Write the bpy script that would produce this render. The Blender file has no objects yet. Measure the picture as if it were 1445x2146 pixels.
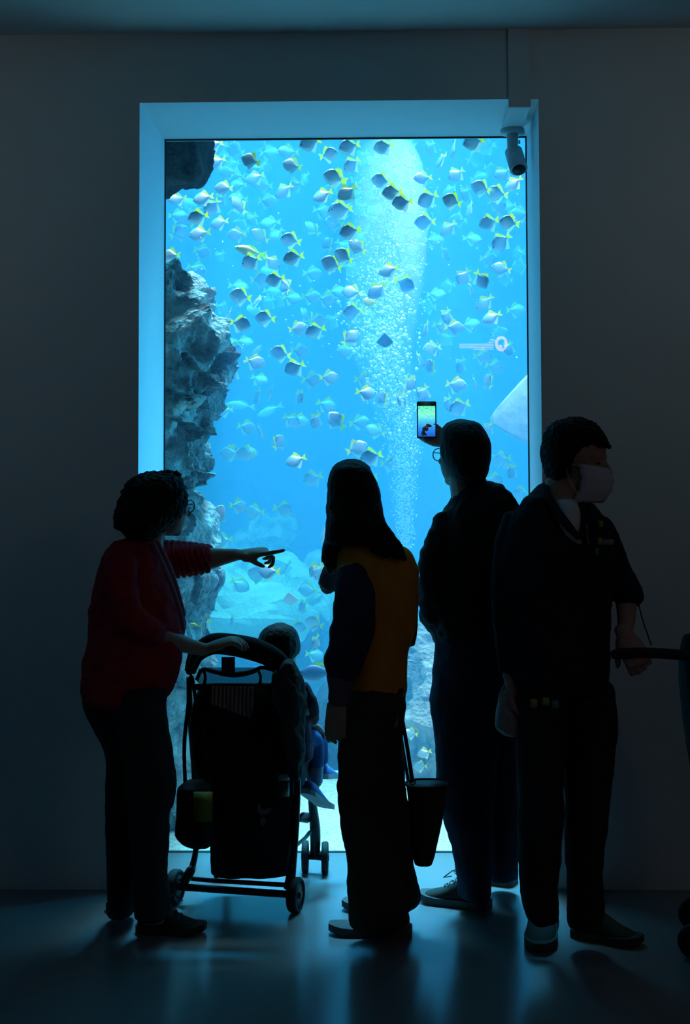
import bpy, bmesh, math, random
from mathutils import Vector, Matrix, noise

# ---------------------------------------------------------------- camera, world, lamps and added fill lights, exposure
SC = bpy.context.scene
COL = SC.collection
F_PX, CX, CY = 2980.0, 801.3, 900.6            # focal length and principal point for the 1445 x 2146 frame
YAW, PITCH, ROLL = 0.01906, 0.04827, -0.00436
EYE = Vector((0, 0, 1.48))
FWD = Vector((-math.sin(YAW)*math.cos(PITCH), math.cos(YAW)*math.cos(PITCH), math.sin(PITCH)))
_r = Vector((math.cos(YAW), math.sin(YAW), 0)); _u = _r.cross(FWD)
RGT = math.cos(ROLL)*_r + math.sin(ROLL)*_u
UPV = -math.sin(ROLL)*_r + math.cos(ROLL)*_u
cam = bpy.data.cameras.new('camera'); camo = bpy.data.objects.new('camera', cam); COL.objects.link(camo)
camo.matrix_world = Matrix(((RGT.x, UPV.x, -FWD.x, EYE.x), (RGT.y, UPV.y, -FWD.y, EYE.y), (RGT.z, UPV.z, -FWD.z, EYE.z), (0, 0, 0, 1)))
cam.sensor_fit = 'VERTICAL'; cam.sensor_height = 36; cam.lens = F_PX*36/2146
cam.shift_x = (722.5-CX)/2146; cam.shift_y = (CY-1073)/2146
cam.clip_start = 0.05
SC.camera = camo
SC.view_settings.view_transform = 'Standard'; SC.view_settings.look = 'None'
SC.view_settings.gamma = 1; SC.view_settings.use_curve_mapping = False
SC.view_settings.exposure = 0.0
SC.cycles.use_denoising = True
SC.cycles.max_bounces = 8; SC.cycles.transparent_max_bounces = 10
SC.cycles.volume_bounces = 1; SC.cycles.diffuse_bounces = 4; SC.cycles.glossy_bounces = 3
SC.cycles.sample_clamp_indirect = 4.0
SC.cycles.caustics_reflective = False; SC.cycles.caustics_refractive = False
w = bpy.data.worlds.new('world'); SC.world = w; w.use_nodes = True
w.node_tree.nodes['Background'].inputs[0].default_value = (0.25, 0.2, 0.2, 1)
w.node_tree.nodes['Background'].inputs[1].default_value = 0.0

GY = 6.03        # glass plane
WY = 5.462       # room face of the window wall
WX0, WX1, WZ = -1.046, 0.506, 3.026
CEIL = 3.30

def lamp(name, loc, size, power, color, spread=180, rot=(0, 0, 0)):
    l = bpy.data.lights.new(name, 'AREA'); l.shape = 'RECTANGLE'; l.size, l.size_y = size
    l.energy = power; l.color = color; l.spread = math.radians(spread)
    o = bpy.data.objects.new(name, l); COL.objects.link(o); o.location = loc; o.rotation_euler = rot
    return o
W_BUB = (0.06, 7.75)
lamp('tank_lamp', (-0.3, 10.0, 5.0), (7.0, 6.4), 660, (0.07, 0.64, 1.0), 110)
lamp('tank_front_lamp', (-0.3, 7.05, 4.6), (3.0, 0.5), 52, (0.55, 0.88, 1.0), 44, (math.radians(-8), 0, 0))
lamp('added_recess_floor_fill', (-0.27, 7.6, 4.5), (1.7, 0.3), 75, (0.03, 0.48, 1.0), 22, (math.radians(-23), 0, 0))  # added narrow beam, only there to brighten the recess floor
lamp('added_left_reveal_fill', (1.6, 7.0, 1.3), (0.3, 2.2), 17, (0.03, 0.48, 1.0), 50, (math.radians(90), 0, math.radians(114)))  # added light out of view, brightens the left reveal
lamp('added_right_reveal_fill', (-2.1, 7.0, 1.2), (0.3, 2.2), 10, (0.03, 0.48, 1.0), 50, (math.radians(90), 0, math.radians(-114)))  # added light out of view, brightens the right reveal
lamp('added_bubble_fill', (W_BUB[0], W_BUB[1], 4.55), (0.4, 0.4), 6.5, (0.75, 0.98, 1.0), 24)  # added white beam that makes the bubble column glow
lamp('added_room_fill', (2.9, 0.6, 3.2), (0.4, 1.6), 5.0, (1.0, 0.93, 0.88), 170)  # added unseen fill for the dim ambient light of the room
for x_ in (-2.5, 1.75):
    lamp('added_wall_fill', (x_, 2.5, 3.22), (0.8, 0.2), 0.5, (0.78, 0.98, 0.98), 60, (math.radians(80), 0, math.radians(-8 if x_ < 0 else 8)))  # added unseen fills that lift the upper window wall

def W(px, py, y):
    """the point of the place that the photo shows at (px, py), at distance y down the room"""
    v = FWD*F_PX + RGT*(px-CX) - UPV*(py-CY)
    return EYE + v*(y/v.y)
def M_PX(y): return y/F_PX      # metres covered by one pixel at distance y
# ---------------------------------------------------------------- helpers
def tag(o, label=None, cat=None, group=None, kind=None):
    if label: o['label'] = label
    if cat: o['category'] = cat
    if group: o['group'] = group
    if kind: o['kind'] = kind
    return o
def link(name, me, mat, parent=None):
    o = bpy.data.objects.new(name, me); COL.objects.link(o)
    if mat:
        for m in (mat if isinstance(mat, (list, tuple)) else [mat]): me.materials.append(m)
    if parent: o.parent = parent
    return o
def from_bm(name, bm, mat, parent=None, smooth=True):
    me = bpy.data.meshes.new(name); bm.to_mesh(me); bm.free()
    if smooth:
        for p in me.polygons: p.use_smooth = True
    return link(name, me, mat, parent)
def mesh(name, verts, faces, mat, parent=None, smooth=False):
    me = bpy.data.meshes.new(name); me.from_pydata([tuple(v) for v in verts], [], faces); me.update()
    if smooth:
        for p in me.polygons: p.use_smooth = True
    return link(name, me, mat, parent)
def box_bm(bm, x0, x1, y0, y1, z0, z1, bevel=0.0):
    vs = [bm.verts.new(p) for p in ((x0,y0,z0),(x1,y0,z0),(x1,y1,z0),(x0,y1,z0),(x0,y0,z1),(x1,y0,z1),(x1,y1,z1),(x0,y1,z1))]
    fs = [bm.faces.new([vs[i] for i in f]) for f in ((3,2,1,0),(4,5,6,7),(0,1,5,4),(1,2,6,5),(2,3,7,6),(3,0,4,7))]
    if bevel > 0:
        es = list({e for f in fs for e in f.edges})
        bmesh.ops.bevel(bm, geom=es, offset=bevel, segments=2, affect='EDGES')
def box(name, x0, x1, y0, y1, z0, z1, mat, parent=None, bevel=0.0, smooth=False):
    bm = bmesh.new(); box_bm(bm, x0, x1, y0, y1, z0, z1, bevel)
    return from_bm(name, bm, mat, parent, smooth)

def nodes(name):
    m = bpy.data.materials.new(name); m.use_nodes = True
    return m, m.node_tree.nodes, m.node_tree.links, m.node_tree.nodes['Principled BSDF']
def mat(name, col, rough=0.6, metal=0.0, spec=0.5, bump=0.0, bscale=60.0, var=0.0, vscale=8.0, sheen=0.0):
    m, n, l, b = nodes(name)
    b.inputs['Base Color'].default_value = (*col, 1); b.inputs['Roughness'].default_value = rough
    b.inputs['Metallic'].default_value = metal; b.inputs['Specular IOR Level'].default_value = spec
    if sheen: b.inputs['Sheen Weight'].default_value = sheen
    if bump or var:
        t = n.new('ShaderNodeTexCoord')
    if var:
        z = n.new('ShaderNodeTexNoise'); z.inputs['Scale'].default_value = vscale; z.inputs['Detail'].default_value = 5
        l.new(t.outputs['Object'], z.inputs['Vector'])
        r = n.new('ShaderNodeValToRGB')
        r.color_ramp.elements[0].position = 0.3; r.color_ramp.elements[1].position = 0.7
        r.color_ramp.elements[0].color = (*[c*(1-var) for c in col], 1); r.color_ramp.elements[1].color = (*[min(1, c*(1+var)) for c in col], 1)
        l.new(z.outputs['Fac'], r.inputs['Fac']); l.new(r.outputs['Color'], b.inputs['Base Color'])
    if bump:
        z = n.new('ShaderNodeTexNoise'); z.inputs['Scale'].default_value = bscale; z.inputs['Detail'].default_value = 6
        l.new(t.outputs['Object'], z.inputs['Vector'])
        u = n.new('ShaderNodeBump'); u.inputs['Strength'].default_value = bump; u.inputs['Distance'].default_value = 0.02
        l.new(z.outputs['Fac'], u.inputs['Height']); l.new(u.outputs['Normal'], b.inputs['Normal'])
    return m
def emit(name, col, strength):
    m, n, l, b = nodes(name)
    b.inputs['Base Color'].default_value = (0, 0, 0, 1)
    b.inputs['Emission Color'].default_value = (*col, 1); b.inputs['Emission Strength'].default_value = strength
    return m

# ---------------------------------------------------------------- the room
M_WALL = mat('wall_paint', (0.56, 0.57, 0.57), 0.85, bump=0.03, bscale=90)
M_REVEAL = mat('white_reveal_paint', (0.72, 0.74, 0.76), 0.6, bump=0.02, bscale=90)
M_CEIL = mat('ceiling_paint', (0.80, 0.80, 0.78), 0.9)
M_FLOOR = mat('polished_floor', (0.17, 0.18, 0.19), 0.2, var=0.06, vscale=2.0, spec=0.5)
M_SEAL = mat('black_rubber_seal', (0.012, 0.012, 0.014), 0.5)
RX0, RX1, RY0 = -3.2, 3.4, -3.0
bm = bmesh.new()
box_bm(bm, RX0, WX0, WY, GY+0.034, -0.1, CEIL+0.1)
box_bm(bm, WX1, RX1, WY, GY+0.034, -0.1, CEIL+0.1)
box_bm(bm, WX0, WX1, WY, GY+0.034, WZ, CEIL+0.1)
wall = from_bm('wall_window', bm, [M_WALL, M_REVEAL], smooth=False); tag(wall, kind='structure')
for p in wall.data.polygons:
    c = p.center
    if c.y > WY+0.01 and WX0-0.01 <= c.x <= WX1+0.01 and c.z < WZ+0.01: p.material_index = 1
tag(box('floor', RX0, RX1, RY0, GY+0.034, -0.12, 0, M_FLOOR), kind='structure')
tag(box('ceiling', RX0, RX1, RY0, WY, CEIL, CEIL+0.1, M_CEIL), kind='structure')
tag(box('wall_left', RX0-0.1, RX0, RY0, GY, -0.1, CEIL+0.1, M_WALL), kind='structure')
tag(box('wall_right', RX1, RX1+0.1, RY0, GY, -0.1, CEIL+0.1, M_WALL), kind='structure')
tag(box('wall_back', RX0, RX1, RY0-0.1, RY0, -0.1, CEIL+0.1, M_WALL), kind='structure')
# acrylic window with its black seal
m, n, l, b = nodes('clear_acrylic')
n.remove(b)
tr = n.new('ShaderNodeBsdfTransparent'); gl = n.new('ShaderNodeBsdfGlossy'); gl.inputs['Roughness'].default_value = 0.0
fr = n.new('ShaderNodeFresnel'); fr.inputs['IOR'].default_value = 1.49
mx = n.new('ShaderNodeMixShader'); ge = n.new('ShaderNodeNewGeometry'); mm = n.new('ShaderNodeMath'); mm.operation = 'SUBTRACT'; mm.inputs[0].default_value = 1; l.new(ge.outputs['Backfacing'], mm.inputs[1])
m2 = n.new('ShaderNodeMath'); m2.operation = 'MULTIPLY'; l.new(fr.outputs[0], m2.inputs[0]); l.new(mm.outputs[0], m2.inputs[1]); l.new(m2.outputs[0], mx.inputs[0])
l.new(tr.outputs[0], mx.inputs[1]); l.new(gl.outputs[0], mx.inputs[2])
l.new(mx.outputs[0], n['Material Output'].inputs['Surface'])
M_GLASS = m
win = box('window_1', WX0, WX1, GY, GY+0.03, 0, WZ, M_GLASS); tag(win, kind='structure')
bm = bmesh.new(); s = 0.006
box_bm(bm, WX0, WX0+s, GY-0.004, GY-0.0005, 0, WZ); box_bm(bm, WX1-s, WX1, GY-0.004, GY-0.0005, 0, WZ)
box_bm(bm, WX0+s, WX1-s, GY-0.004, GY-0.0005, WZ-s*1.2, WZ); box_bm(bm, WX0+s, WX1-s, GY-0.004, GY-0.0005, 0, s*0.8)
from_bm('seal', bm, M_SEAL, win, smooth=False)

# ---------------------------------------------------------------- the tank
TX0, TX1, TY0, TY1, TZ0, TZ1 = -4.2, 4.0, GY+0.04, 14.5, -0.4, 4.6
M_TANK = mat('tank_wall_blue', (0.03, 0.13, 0.30), 0.9)
tag(box('wall_tank_back', TX0, TX1, TY1, TY1+0.1, TZ0, 5.2, M_TANK), kind='structure')
tag(box('wall_tank_left', TX0-0.1, TX0, GY+0.04, TY1, TZ0, 5.2, M_TANK), kind='structure')
tag(box('wall_tank_right', TX1, TX1+0.1, GY+0.04, TY1, TZ0, 5.2, M_TANK), kind='structure')
m, n, l, b = nodes('hazy_blue_water'); n.remove(b)
vs = n.new('ShaderNodeVolumeScatter'); vs.inputs['Color'].default_value = (0.15, 0.50, 0.9, 1); vs.inputs['Density'].default_value = 0.175; vs.inputs['Anisotropy'].default_value = 0.0
va = n.new('ShaderNodeVolumeAbsorption'); va.inputs['Color'].default_value = (0.25, 0.75, 0.95, 1); va.inputs['Density'].default_value = 0.10
ad = n.new('ShaderNodeAddShader'); l.new(vs.outputs[0], ad.inputs[0]); l.new(va.outputs[0], ad.inputs[1])
l.new(ad.outputs[0], n['Material Output'].inputs['Volume'])
M_WATER = m
water = box('tank_water', TX0, TX1, TY0, TY1, TZ0+0.02, TZ1, M_WATER); tag(water, 'hazy bright blue water filling the tank behind the glass', 'water', kind='structure')
M_GRAVEL = mat('pale_gravel', (0.62, 0.64, 0.56), 0.9, bump=1.0, bscale=45, var=0.35, vscale=60)
gv = []
NXG, NYG = 90, 90
for j in range(NYG+1):
    for i in range(NXG+1):
        x = TX0+(TX1-TX0)*i/NXG; y = GY+0.036+(TY1-GY-0.036)*(j/NYG)**1.7
        gv.append((x, y, -0.01+0.05*noise.noise(Vector((x*1.3, y*1.3, 0)))*min(1, (y-GY))+0.012*noise.noise(Vector((x*9, y*9, 3)))))
gf = [(j*(NXG+1)+i, j*(NXG+1)+i+1, (j+1)*(NXG+1)+i+1, (j+1)*(NXG+1)+i) for j in range(NYG) for i in range(NXG)]
tag(mesh('floor_tank_gravel', gv, gf, M_GRAVEL, smooth=True), kind='structure')
# ---------------------------------------------------------------- shape helpers for figures and soft things
def lerp_rows(keys, n):
    """Catmull-Rom through rows of numbers, n steps per span"""
    out = []
    K = [keys[0]]+list(keys)+[keys[-1]]
    for i in range(1, len(K)-2):
        a, b, c, d = K[i-1], K[i], K[i+1], K[i+2]
        for s in range(n):
            t = s/n
            out.append(tuple(0.5*((2*b[k])+(c[k]-a[k])*t+(2*a[k]-5*b[k]+4*c[k]-d[k])*t*t+(3*b[k]-a[k]-3*c[k]+d[k])*t**3) for k in range(len(b))))
    out.append(tuple(keys[-1]))
    return out
YAX = Vector((0, 1, 0))
def tube(bm, pts, ref=YAX, seg=14, power=1.0, round_ends=True, cap_k=1.0, level=False):
    """closed tube through (centre, half width, half thickness along ref)"""
    pts = [(Vector(p[0]), p[1], p[2]) for p in pts]
    n = len(pts)
    if round_ends and n > 1:
        def cap(a, b):
            d = (a[0]-b[0]).normalized(); r = min(a[1], a[2])
            return [(a[0]+d*r*0.45*cap_k, a[1]*0.8, a[2]*0.8), (a[0]+d*r*0.68*cap_k, a[1]*0.45, a[2]*0.45)]
        c0 = cap(pts[0], pts[1]); c1 = cap(pts[-1], pts[-2])
        pts = [c0[1], c0[0]]+pts+[c1[0], c1[1]]; n = len(pts)
    rings = []
    for i, (c, ra, rb) in enumerate(pts):
        t = (pts[min(i+1, n-1)][0]-pts[max(i-1, 0)][0])
        t = t.normalized() if t.length > 1e-9 else Vector((0, 0, 1))
        if level: t = Vector((0, 0, math.copysign(1, t.z)))
        rf = ref if abs(t.dot(ref)) < 0.93 else Vector((0, 0, 1))
        A = t.cross(rf).normalized(); B = A.cross(t).normalized()
        ring = []
        for k in range(seg):
            a = 2*math.pi*k/seg; ca, sa = math.cos(a), math.sin(a)
            if power != 1.0:
                ca = math.copysign(abs(ca)**power, ca); sa = math.copysign(abs(sa)**power, sa)
            ring.append(bm.verts.new(c+A*ra*ca+B*rb*sa))
        rings.append(ring)
    for a, b in zip(rings, rings[1:]):
        for k in range(seg):
            bm.faces.new((a[k], a[(k+1) % seg], b[(k+1) % seg], b[k]))
    bm.faces.new(list(reversed(rings[0]))); bm.faces.new(rings[-1])
def rows(bm, Y, keys, n=4, seg=20, power=1.0, scale=1.0):
    """upright solid whose outline at distance Y passes the pixel rows (py, x left, x right, half thickness in metres [, shift in depth])"""
    keys = [tuple(k)+(0.0,)*(5-len(k)) for k in keys]
    pts = []
    for py, xl, xr, th, dy in lerp_rows(keys, n):
        y = Y+dy
        pts.append((W((xl+xr)/2, py, y), abs(xr-xl)/2*M_PX(y)*scale, th*scale))
    tube(bm, pts, seg=seg, power=power, cap_k=0.3, level=True)
def limb(bm, keys, n=4, seg=14, flat=1.0, scale=1.0, cap_k=0.35):
    """(px, py, distance, half width in px)"""
    tube(bm, [(W(a, b, y), r*M_PX(y)*scale, r*M_PX(y)*flat*scale) for a, b, y, r in lerp_rows(keys, n)], seg=seg, cap_k=cap_k)
def ell(bm, M, c, r, seg=16):
    """ellipsoid with centre c and radii r in the frame M"""
    m = M @ Matrix.Translation(Vector(c)) @ Matrix.Diagonal((*r, 1))
    bmesh.ops.create_uvsphere(bm, u_segments=seg, v_segments=max(8, seg*2//3), radius=1, matrix=m)
def frame(origin, fwd, up=(0, 0, 1)):
    f = Vector(fwd).normalized(); u = Vector(up); u = (u-f*f.dot(u)).normalized(); l = u.cross(f)
    return Matrix(((f.x, l.x, u.x, origin[0]), (f.y, l.y, u.y, origin[1]), (f.z, l.z, u.z, origin[2]), (0, 0, 0, 1)))
TEX = {}
def clouds(scale):
    k = round(scale, 4)
    if k not in TEX:
        t = bpy.data.textures.new('folds', 'CLOUDS'); t.noise_scale = k; t.noise_depth = 2; TEX[k] = t
    return TEX[k]
def solid(name, bm, m, parent=None, base=None, voxel=0.008, smooth=4, folds=0.0, fscale=0.08, fold_dir=None):
    """joins overlapping solids into one continuous skin, with soft folds"""
    bmesh.ops.recalc_face_normals(bm, faces=bm.faces)
    b = parent.location if parent else base
    bmesh.ops.translate(bm, verts=bm.verts, vec=-Vector(b))
    o = from_bm(name, bm, m, parent)
    if not parent: o.location = b
    r = o.modifiers.new('skin', 'REMESH'); r.mode = 'VOXEL'; r.voxel_size = voxel; r.use_smooth_shade = True
    if smooth:
        s = o.modifiers.new('soft', 'SMOOTH'); s.iterations = smooth; s.factor = 0.5
    if folds:
        d = o.modifiers.new('folds', 'DISPLACE'); d.texture = clouds(fscale); d.strength = folds; d.mid_level = 0.5; d.texture_coords = 'LOCAL'
    return o
def plain(name, bm, m, parent=None, base=None, smooth=True):
    bmesh.ops.recalc_face_normals(bm, faces=bm.faces)
    b = parent if isinstance(parent, Vector) else None
    p = parent
    loc = Vector((0, 0, 0))
    q = p
    while q is not None:
        loc = loc+q.location; q = q.parent
    if p is None and base is not None: loc = Vector(base)
    bmesh.ops.translate(bm, verts=bm.verts, vec=-loc)
    o = from_bm(name, bm, m, p, smooth)
    if p is None: o.location = loc
    return o
def empty(name, loc, label=None, cat=None, group=None):
    o = bpy.data.objects.new(name, None); COL.objects.link(o); o.location = loc; o.empty_display_size = 0.1
    return tag(o, label, cat, group)
def floor_y(px, py):
    v = W(px, py, 1.0)-EYE
    return v.y*(-EYE.z/v.z)
def floor_pt(px, py):
    v = W(px, py, 1.0)-EYE
    return EYE+v*(-EYE.z/v.z)

def head(bm, M, H):
    ell(bm, M, (-.06*H, 0, .13*H), (.43*H, .345*H, .375*H), 20)
    ell(bm, M, (.09*H, 0, -.14*H), (.29*H, .275*H, .35*H), 18)
    ell(bm, M, (.22*H, 0, -.40*H), (.11*H, .13*H, .095*H), 12)
    ell(bm, M, (.29*H, 0, .085*H), (.085*H, .23*H, .05*H), 12)
    for s in (1, -1):
        ell(bm, M, (-.01*H, s*.335*H, -.05*H), (.075*H, .035*H, .13*H), 12)
        ell(bm, M, (.26*H, s*.16*H, -.10*H), (.09*H, .09*H, .07*H), 10)
        ell(bm, M, (.31*H, s*.13*H, .005*H), (.045*H, .065*H, .04*H), 10)
    f = M.to_3x3()
    tube(bm, [(M @ Vector((.34*H, 0, .05*H)), .035*H, .04*H), (M @ Vector((.41*H, 0, -.06*H)), .05*H, .05*H), (M @ Vector((.44*H, 0, -.13*H)), .075*H, .055*H)], ref=f @ Vector((1, 0, 0)), seg=10)
    ell(bm, M, (.335*H, 0, -.245*H), (.055*H, .12*H, .028*H), 10)
    ell(bm, M, (.33*H, 0, -.295*H), (.055*H, .10*H, .03*H), 10)
def hand(bm, wrist, X, P, side, s=1.0, curls=(.5, .5, .5, .5), thumb=(.6, .6, .3), spread=0.0):
    """palm, four fingers and thumb: X towards the fingers, P the way the palm faces, side the thumb's side"""
    X = Vector(X).normalized(); P = Vector(P); P = (P-X*X.dot(P)).normalized(); T = X.cross(P)*side
    w = Vector(wrist)
    tube(bm, [(w-X*.02*s, .026*s, .019*s), (w+X*.01*s, .028*s, .018*s), (w+X*.045*s, .040*s, .017*s), (w+X*.08*s, .042*s, .014*s), (w+X*.098*s, .038*s, .011*s)], ref=P, seg=14)
    ell(bm, Matrix(((X.x, T.x, P.x, w.x), (X.y, T.y, P.y, w.y), (X.z, T.z, P.z, w.z), (0, 0, 0, 1))), (.035*s, .026*s, .008*s), (.034*s, .018*s, .016*s), 10)
    for i, (off, L) in enumerate(((.031, .074), (.0105, .082), (-.0105, .076), (-.031, .060))):
        p = w+X*(.094-abs(off-.005)*.15)*s+T*off*s
        ang = 0.0; pts = [(p-X*.012*s, .0095*s, .0095*s)]
        for seg_, fr in enumerate((.45, .31, .24)):
            ang += curls[i]*(0.75, 1.1, 0.8)[seg_]
            d = X*math.cos(ang)+P*math.sin(ang)+T*off*spread*8
            d.normalize()
            q = p+d*L*fr*s
            pts.append(((p+q)/2, (.0092, .0082, .0075)[seg_]*s, (.0092, .0082, .0072)[seg_]*s)); pts.append((q, (.0088, .0078, .006)[seg_]*s, (.0088, .0078, .006)[seg_]*s))
            p = q
        tube(bm, pts, ref=T, seg=10)
    d = (X*thumb[0]+T*thumb[1]+P*thumb[2]).normalized()
    p = w+X*.028*s+T*.030*s+P*.004*s
    d2 = (d*0.8+X*0.45+P*0.15).normalized()
    tube(bm, [(p-d*.012*s, .013*s, .012*s), (p+d*.022*s, .0115*s, .011*s), (p+d*.040*s, .0105*s, .0095*s), (p+d*.040*s+d2*.016*s, .010*s, .009*s), (p+d*.040*s+d2*.031*s, .007*s, .006*s)], ref=P, seg=10)
def shoe(root, heel, toe, width, height, m_up, m_sole, m_lace=None, sole_h=0.028, label=None):
    heel, toe = Vector(heel), Vector(toe)
    ax = toe-heel; L = ax.length; X = ax.normalized(); Z = Vector((0, 0, 1)); S = X.cross(Z).normalized()
    st = [(-.005, .55, .60), (.04, .80, .86), (.14, .92, 1.0), (.26, .90, 1.0), (.40, .88, .86), (.55, .95, .62), (.70, 1.0, .46), (.84, .95, .38), (.94, .70, .30), (1.0, .35, .20)]
    bm = bmesh.new(); rings = []
    for t, wv, hv in st:
        c = heel+X*L*t; ring = []
        for k in range(13):
            a = math.pi*k/12
            ring.append(bm.verts.new(c+S*math.copysign(abs(math.cos(a))**.7, math.cos(a))*wv*width/2+Z*(sole_h*.6+max(0, math.sin(a))**.75*(hv*height-sole_h*.6))))
        rings.append(ring)
    for a, b in zip(rings, rings[1:]):
        for k in range(12): bm.faces.new((a[k], b[k], b[k+1], a[k+1]))
        bm.faces.new((a[12], b[12], b[0], a[0]))
    bm.faces.new(rings[0]); bm.faces.new(list(reversed(rings[-1])))
    up = plain('shoe', bm, m_up, root)
    sb = up.modifiers.new('soft', 'SUBSURF'); sb.levels = sb.render_levels = 1
    if label: up['label'] = label
    bm = bmesh.new(); lo, hi = [], []
    prof = [(-.03, .45), (.0, .72), (.1, .98), (.25, 1.0), (.42, .93), (.58, .98), (.72, 1.06), (.86, 1.0), (.96, .72), (1.03, .36)]
    outl = [(t, w_) for t, w_ in prof]+[(t, -w_) for t, w_ in reversed(prof)]
    for t, w_ in outl:
        c = heel+X*L*t+S*w_*width/2; lift = 0.012*max(0, (t-.75)/.25)
        lo.append(bm.verts.new(c+Z*lift)); hi.append(bm.verts.new(c+Z*(sole_h+lift*.6)))
    n = len(lo)
    bm.faces.new(list(reversed(lo))); bm.faces.new(hi)
    for k in range(n): bm.faces.new((lo[k], lo[(k+1) % n], hi[(k+1) % n], hi[k]))
    plain('sole', bm, m_sole, up, smooth=False)
    if m_lace:
        bm = bmesh.new()
        for j in range(4):
            t = .38+.085*j; h = height*(.90-.115*j)+.004
            c = heel+X*L*t+Z*h
            tube(bm, [(c-S*width*.26-Z*.012, .003, .003), (c-S*width*.1, .003, .003), (c+S*width*.1, .003, .003), (c+S*width*.26-Z*.012, .003, .003)], ref=X, seg=6)
        c = heel+X*L*.40+Z*height*.95
        for s_ in (1, -1):
            tube(bm, [(c, .0025, .0025), (c+S*s_*.03+Z*.02+X*.02, .0025, .0025), (c+S*s_*.045-Z*.005+X*.05, .0025, .0025), (c+S*s_*.02-Z*.005+X*.03, .0025, .0025)], ref=Z, seg=6)
        plain('laces', bm, m_lace, up)
    return up
def glasses(root, M, H, m):
    bm = bmesh.new()
    for s in (1, -1):
        pts = []
        for k in range(17):
            a = 2*math.pi*k/16
            pts.append((M @ Vector((.40*H-.03*H*abs(math.cos(a)*s+1)*.3, s*(.155*H+.125*H*math.cos(a)*s*s), .0*H+.10*H*math.sin(a))), .0022, .0022))
        tube(bm, pts, ref=M.to_3x3() @ Vector((1, 0, 0)), seg=6, round_ends=False)
        tube(bm, [(M @ Vector((.385*H, s*.28*H, .03*H)), .0022, .0022), (M @ Vector((.30*H, s*.33*H, .03*H)), .0022, .0022), (M @ Vector((.0, s*.365*H, .03*H)), .0022, .0022), (M @ Vector((-.08*H, s*.36*H, -.03*H)), .0022, .0022)], ref=Vector((0, 0, 1)), seg=6)
    tube(bm, [(M @ Vector((.41*H, -.03*H, .02*H)), .0022, .0022), (M @ Vector((.42*H, 0, .03*H)), .0022, .0022), (M @ Vector((.41*H, .03*H, .02*H)), .0022, .0022)], ref=Vector((0, 0, 1)), seg=6)
    return plain('glasses', bm, m, root)
# ---------------------------------------------------------------- materials of clothes, skin and hair
M_SKIN = mat('warm_skin', (0.34, 0.20, 0.15), 0.6, bump=0.05, bscale=120)
M_HAIR = mat('black_hair', (0.010, 0.009, 0.009), 0.65, spec=0.12, bump=0.35, bscale=70)
M_RED = mat('deep_red_knit', (0.34, 0.012, 0.022), 0.9, bump=0.3, bscale=150, var=0.25, vscale=22, spec=0.2)
M_SHIRT = mat('dusty_pink_blouse', (0.30, 0.14, 0.20), 0.85, spec=0.2)
M_DKTROUSER = mat('charcoal_trouser_cloth', (0.022, 0.024, 0.026), 0.95, bump=0.2, bscale=120, spec=0.1)
M_OCHRE = mat('ochre_knit_vest', (0.60, 0.21, 0.025), 0.95, bump=0.35, bscale=130, var=0.12, vscale=14, spec=0.15)
M_NAVY = mat('navy_sleeve_cloth', (0.022, 0.028, 0.050), 0.9, bump=0.2, bscale=90, spec=0.15)
M_MAUVE = mat('mauve_cuff_cloth', (0.11, 0.075, 0.11), 0.9, spec=0.15)
M_OLIVE = mat('dark_olive_corduroy', (0.040, 0.036, 0.024), 0.95, bump=0.25, bscale=110, spec=0.1)
M_JACKET = mat('black_padded_jacket', (0.012, 0.013, 0.016), 0.75, bump=0.1, bscale=50, spec=0.15)
M_JEAN = mat('dark_indigo_denim', (0.020, 0.032, 0.055), 0.95, bump=0.2, bscale=150, spec=0.1)
M_JACKET2 = mat('dark_navy_jacket', (0.014, 0.018, 0.024), 0.9, bump=0.15, bscale=80, spec=0.1)
M_WHITE = mat('white_cotton', (0.62, 0.55, 0.56), 0.9, spec=0.2)
M_MASK = mat('pale_face_mask', (0.55, 0.50, 0.55), 0.9, spec=0.2)
M_BLACK = mat('black_plastic', (0.010, 0.010, 0.011), 0.45, spec=0.35)
M_RUBBER = mat('black_rubber', (0.014, 0.014, 0.015), 0.75, spec=0.25)
M_BFAB = mat('black_nylon_fabric', (0.010, 0.010, 0.012), 0.85, bump=0.15, bscale=70, spec=0.15)
M_STEEL = mat('dark_steel_tube', (0.06, 0.06, 0.065), 0.35, metal=0.8)
M_SHOE_DK = mat('dark_suede_shoe', (0.03, 0.028, 0.022), 0.85, spec=0.15)
M_SHOE_GR = mat('taupe_canvas_shoe', (0.12, 0.09, 0.085), 0.9, spec=0.2)
M_SOLE = mat('grey_rubber_sole', (0.075, 0.07, 0.07), 0.8, spec=0.2)
M_SOLE_DK = mat('dark_rubber_sole', (0.04, 0.035, 0.03), 0.8, spec=0.2)
M_LACE = mat('grey_laces', (0.10, 0.10, 0.10), 0.8)
M_GLASSF = mat('thin_dark_glasses_frame', (0.02, 0.02, 0.022), 0.35)

# ---------------------------------------------------------------- woman in red, pointing
YA = 4.93
base = floor_pt(300, 1930)
bm = bmesh.new()
hA = W(344, 1060, YA+.02); MA = frame(hA, (0.80, 0.58, -0.02)); HA = 0.215
head(bm, MA, HA)
torsoA = [(1132, 285, 325, .06), (1150, 235, 335, .11), (1190, 208, 352, .135), (1266, 192, 378, .15), (1315, 187, 386, .155), (1352, 185, 384, .155), (1390, 178, 378, .155), (1430, 176, 368, .15), (1470, 186, 345, .14)]
rows(bm, YA, torsoA, scale=0.84)
limb(bm, [(330, 1090, YA, 26), (318, 1120, YA, 27), (312, 1150, YA, 30)])
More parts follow.
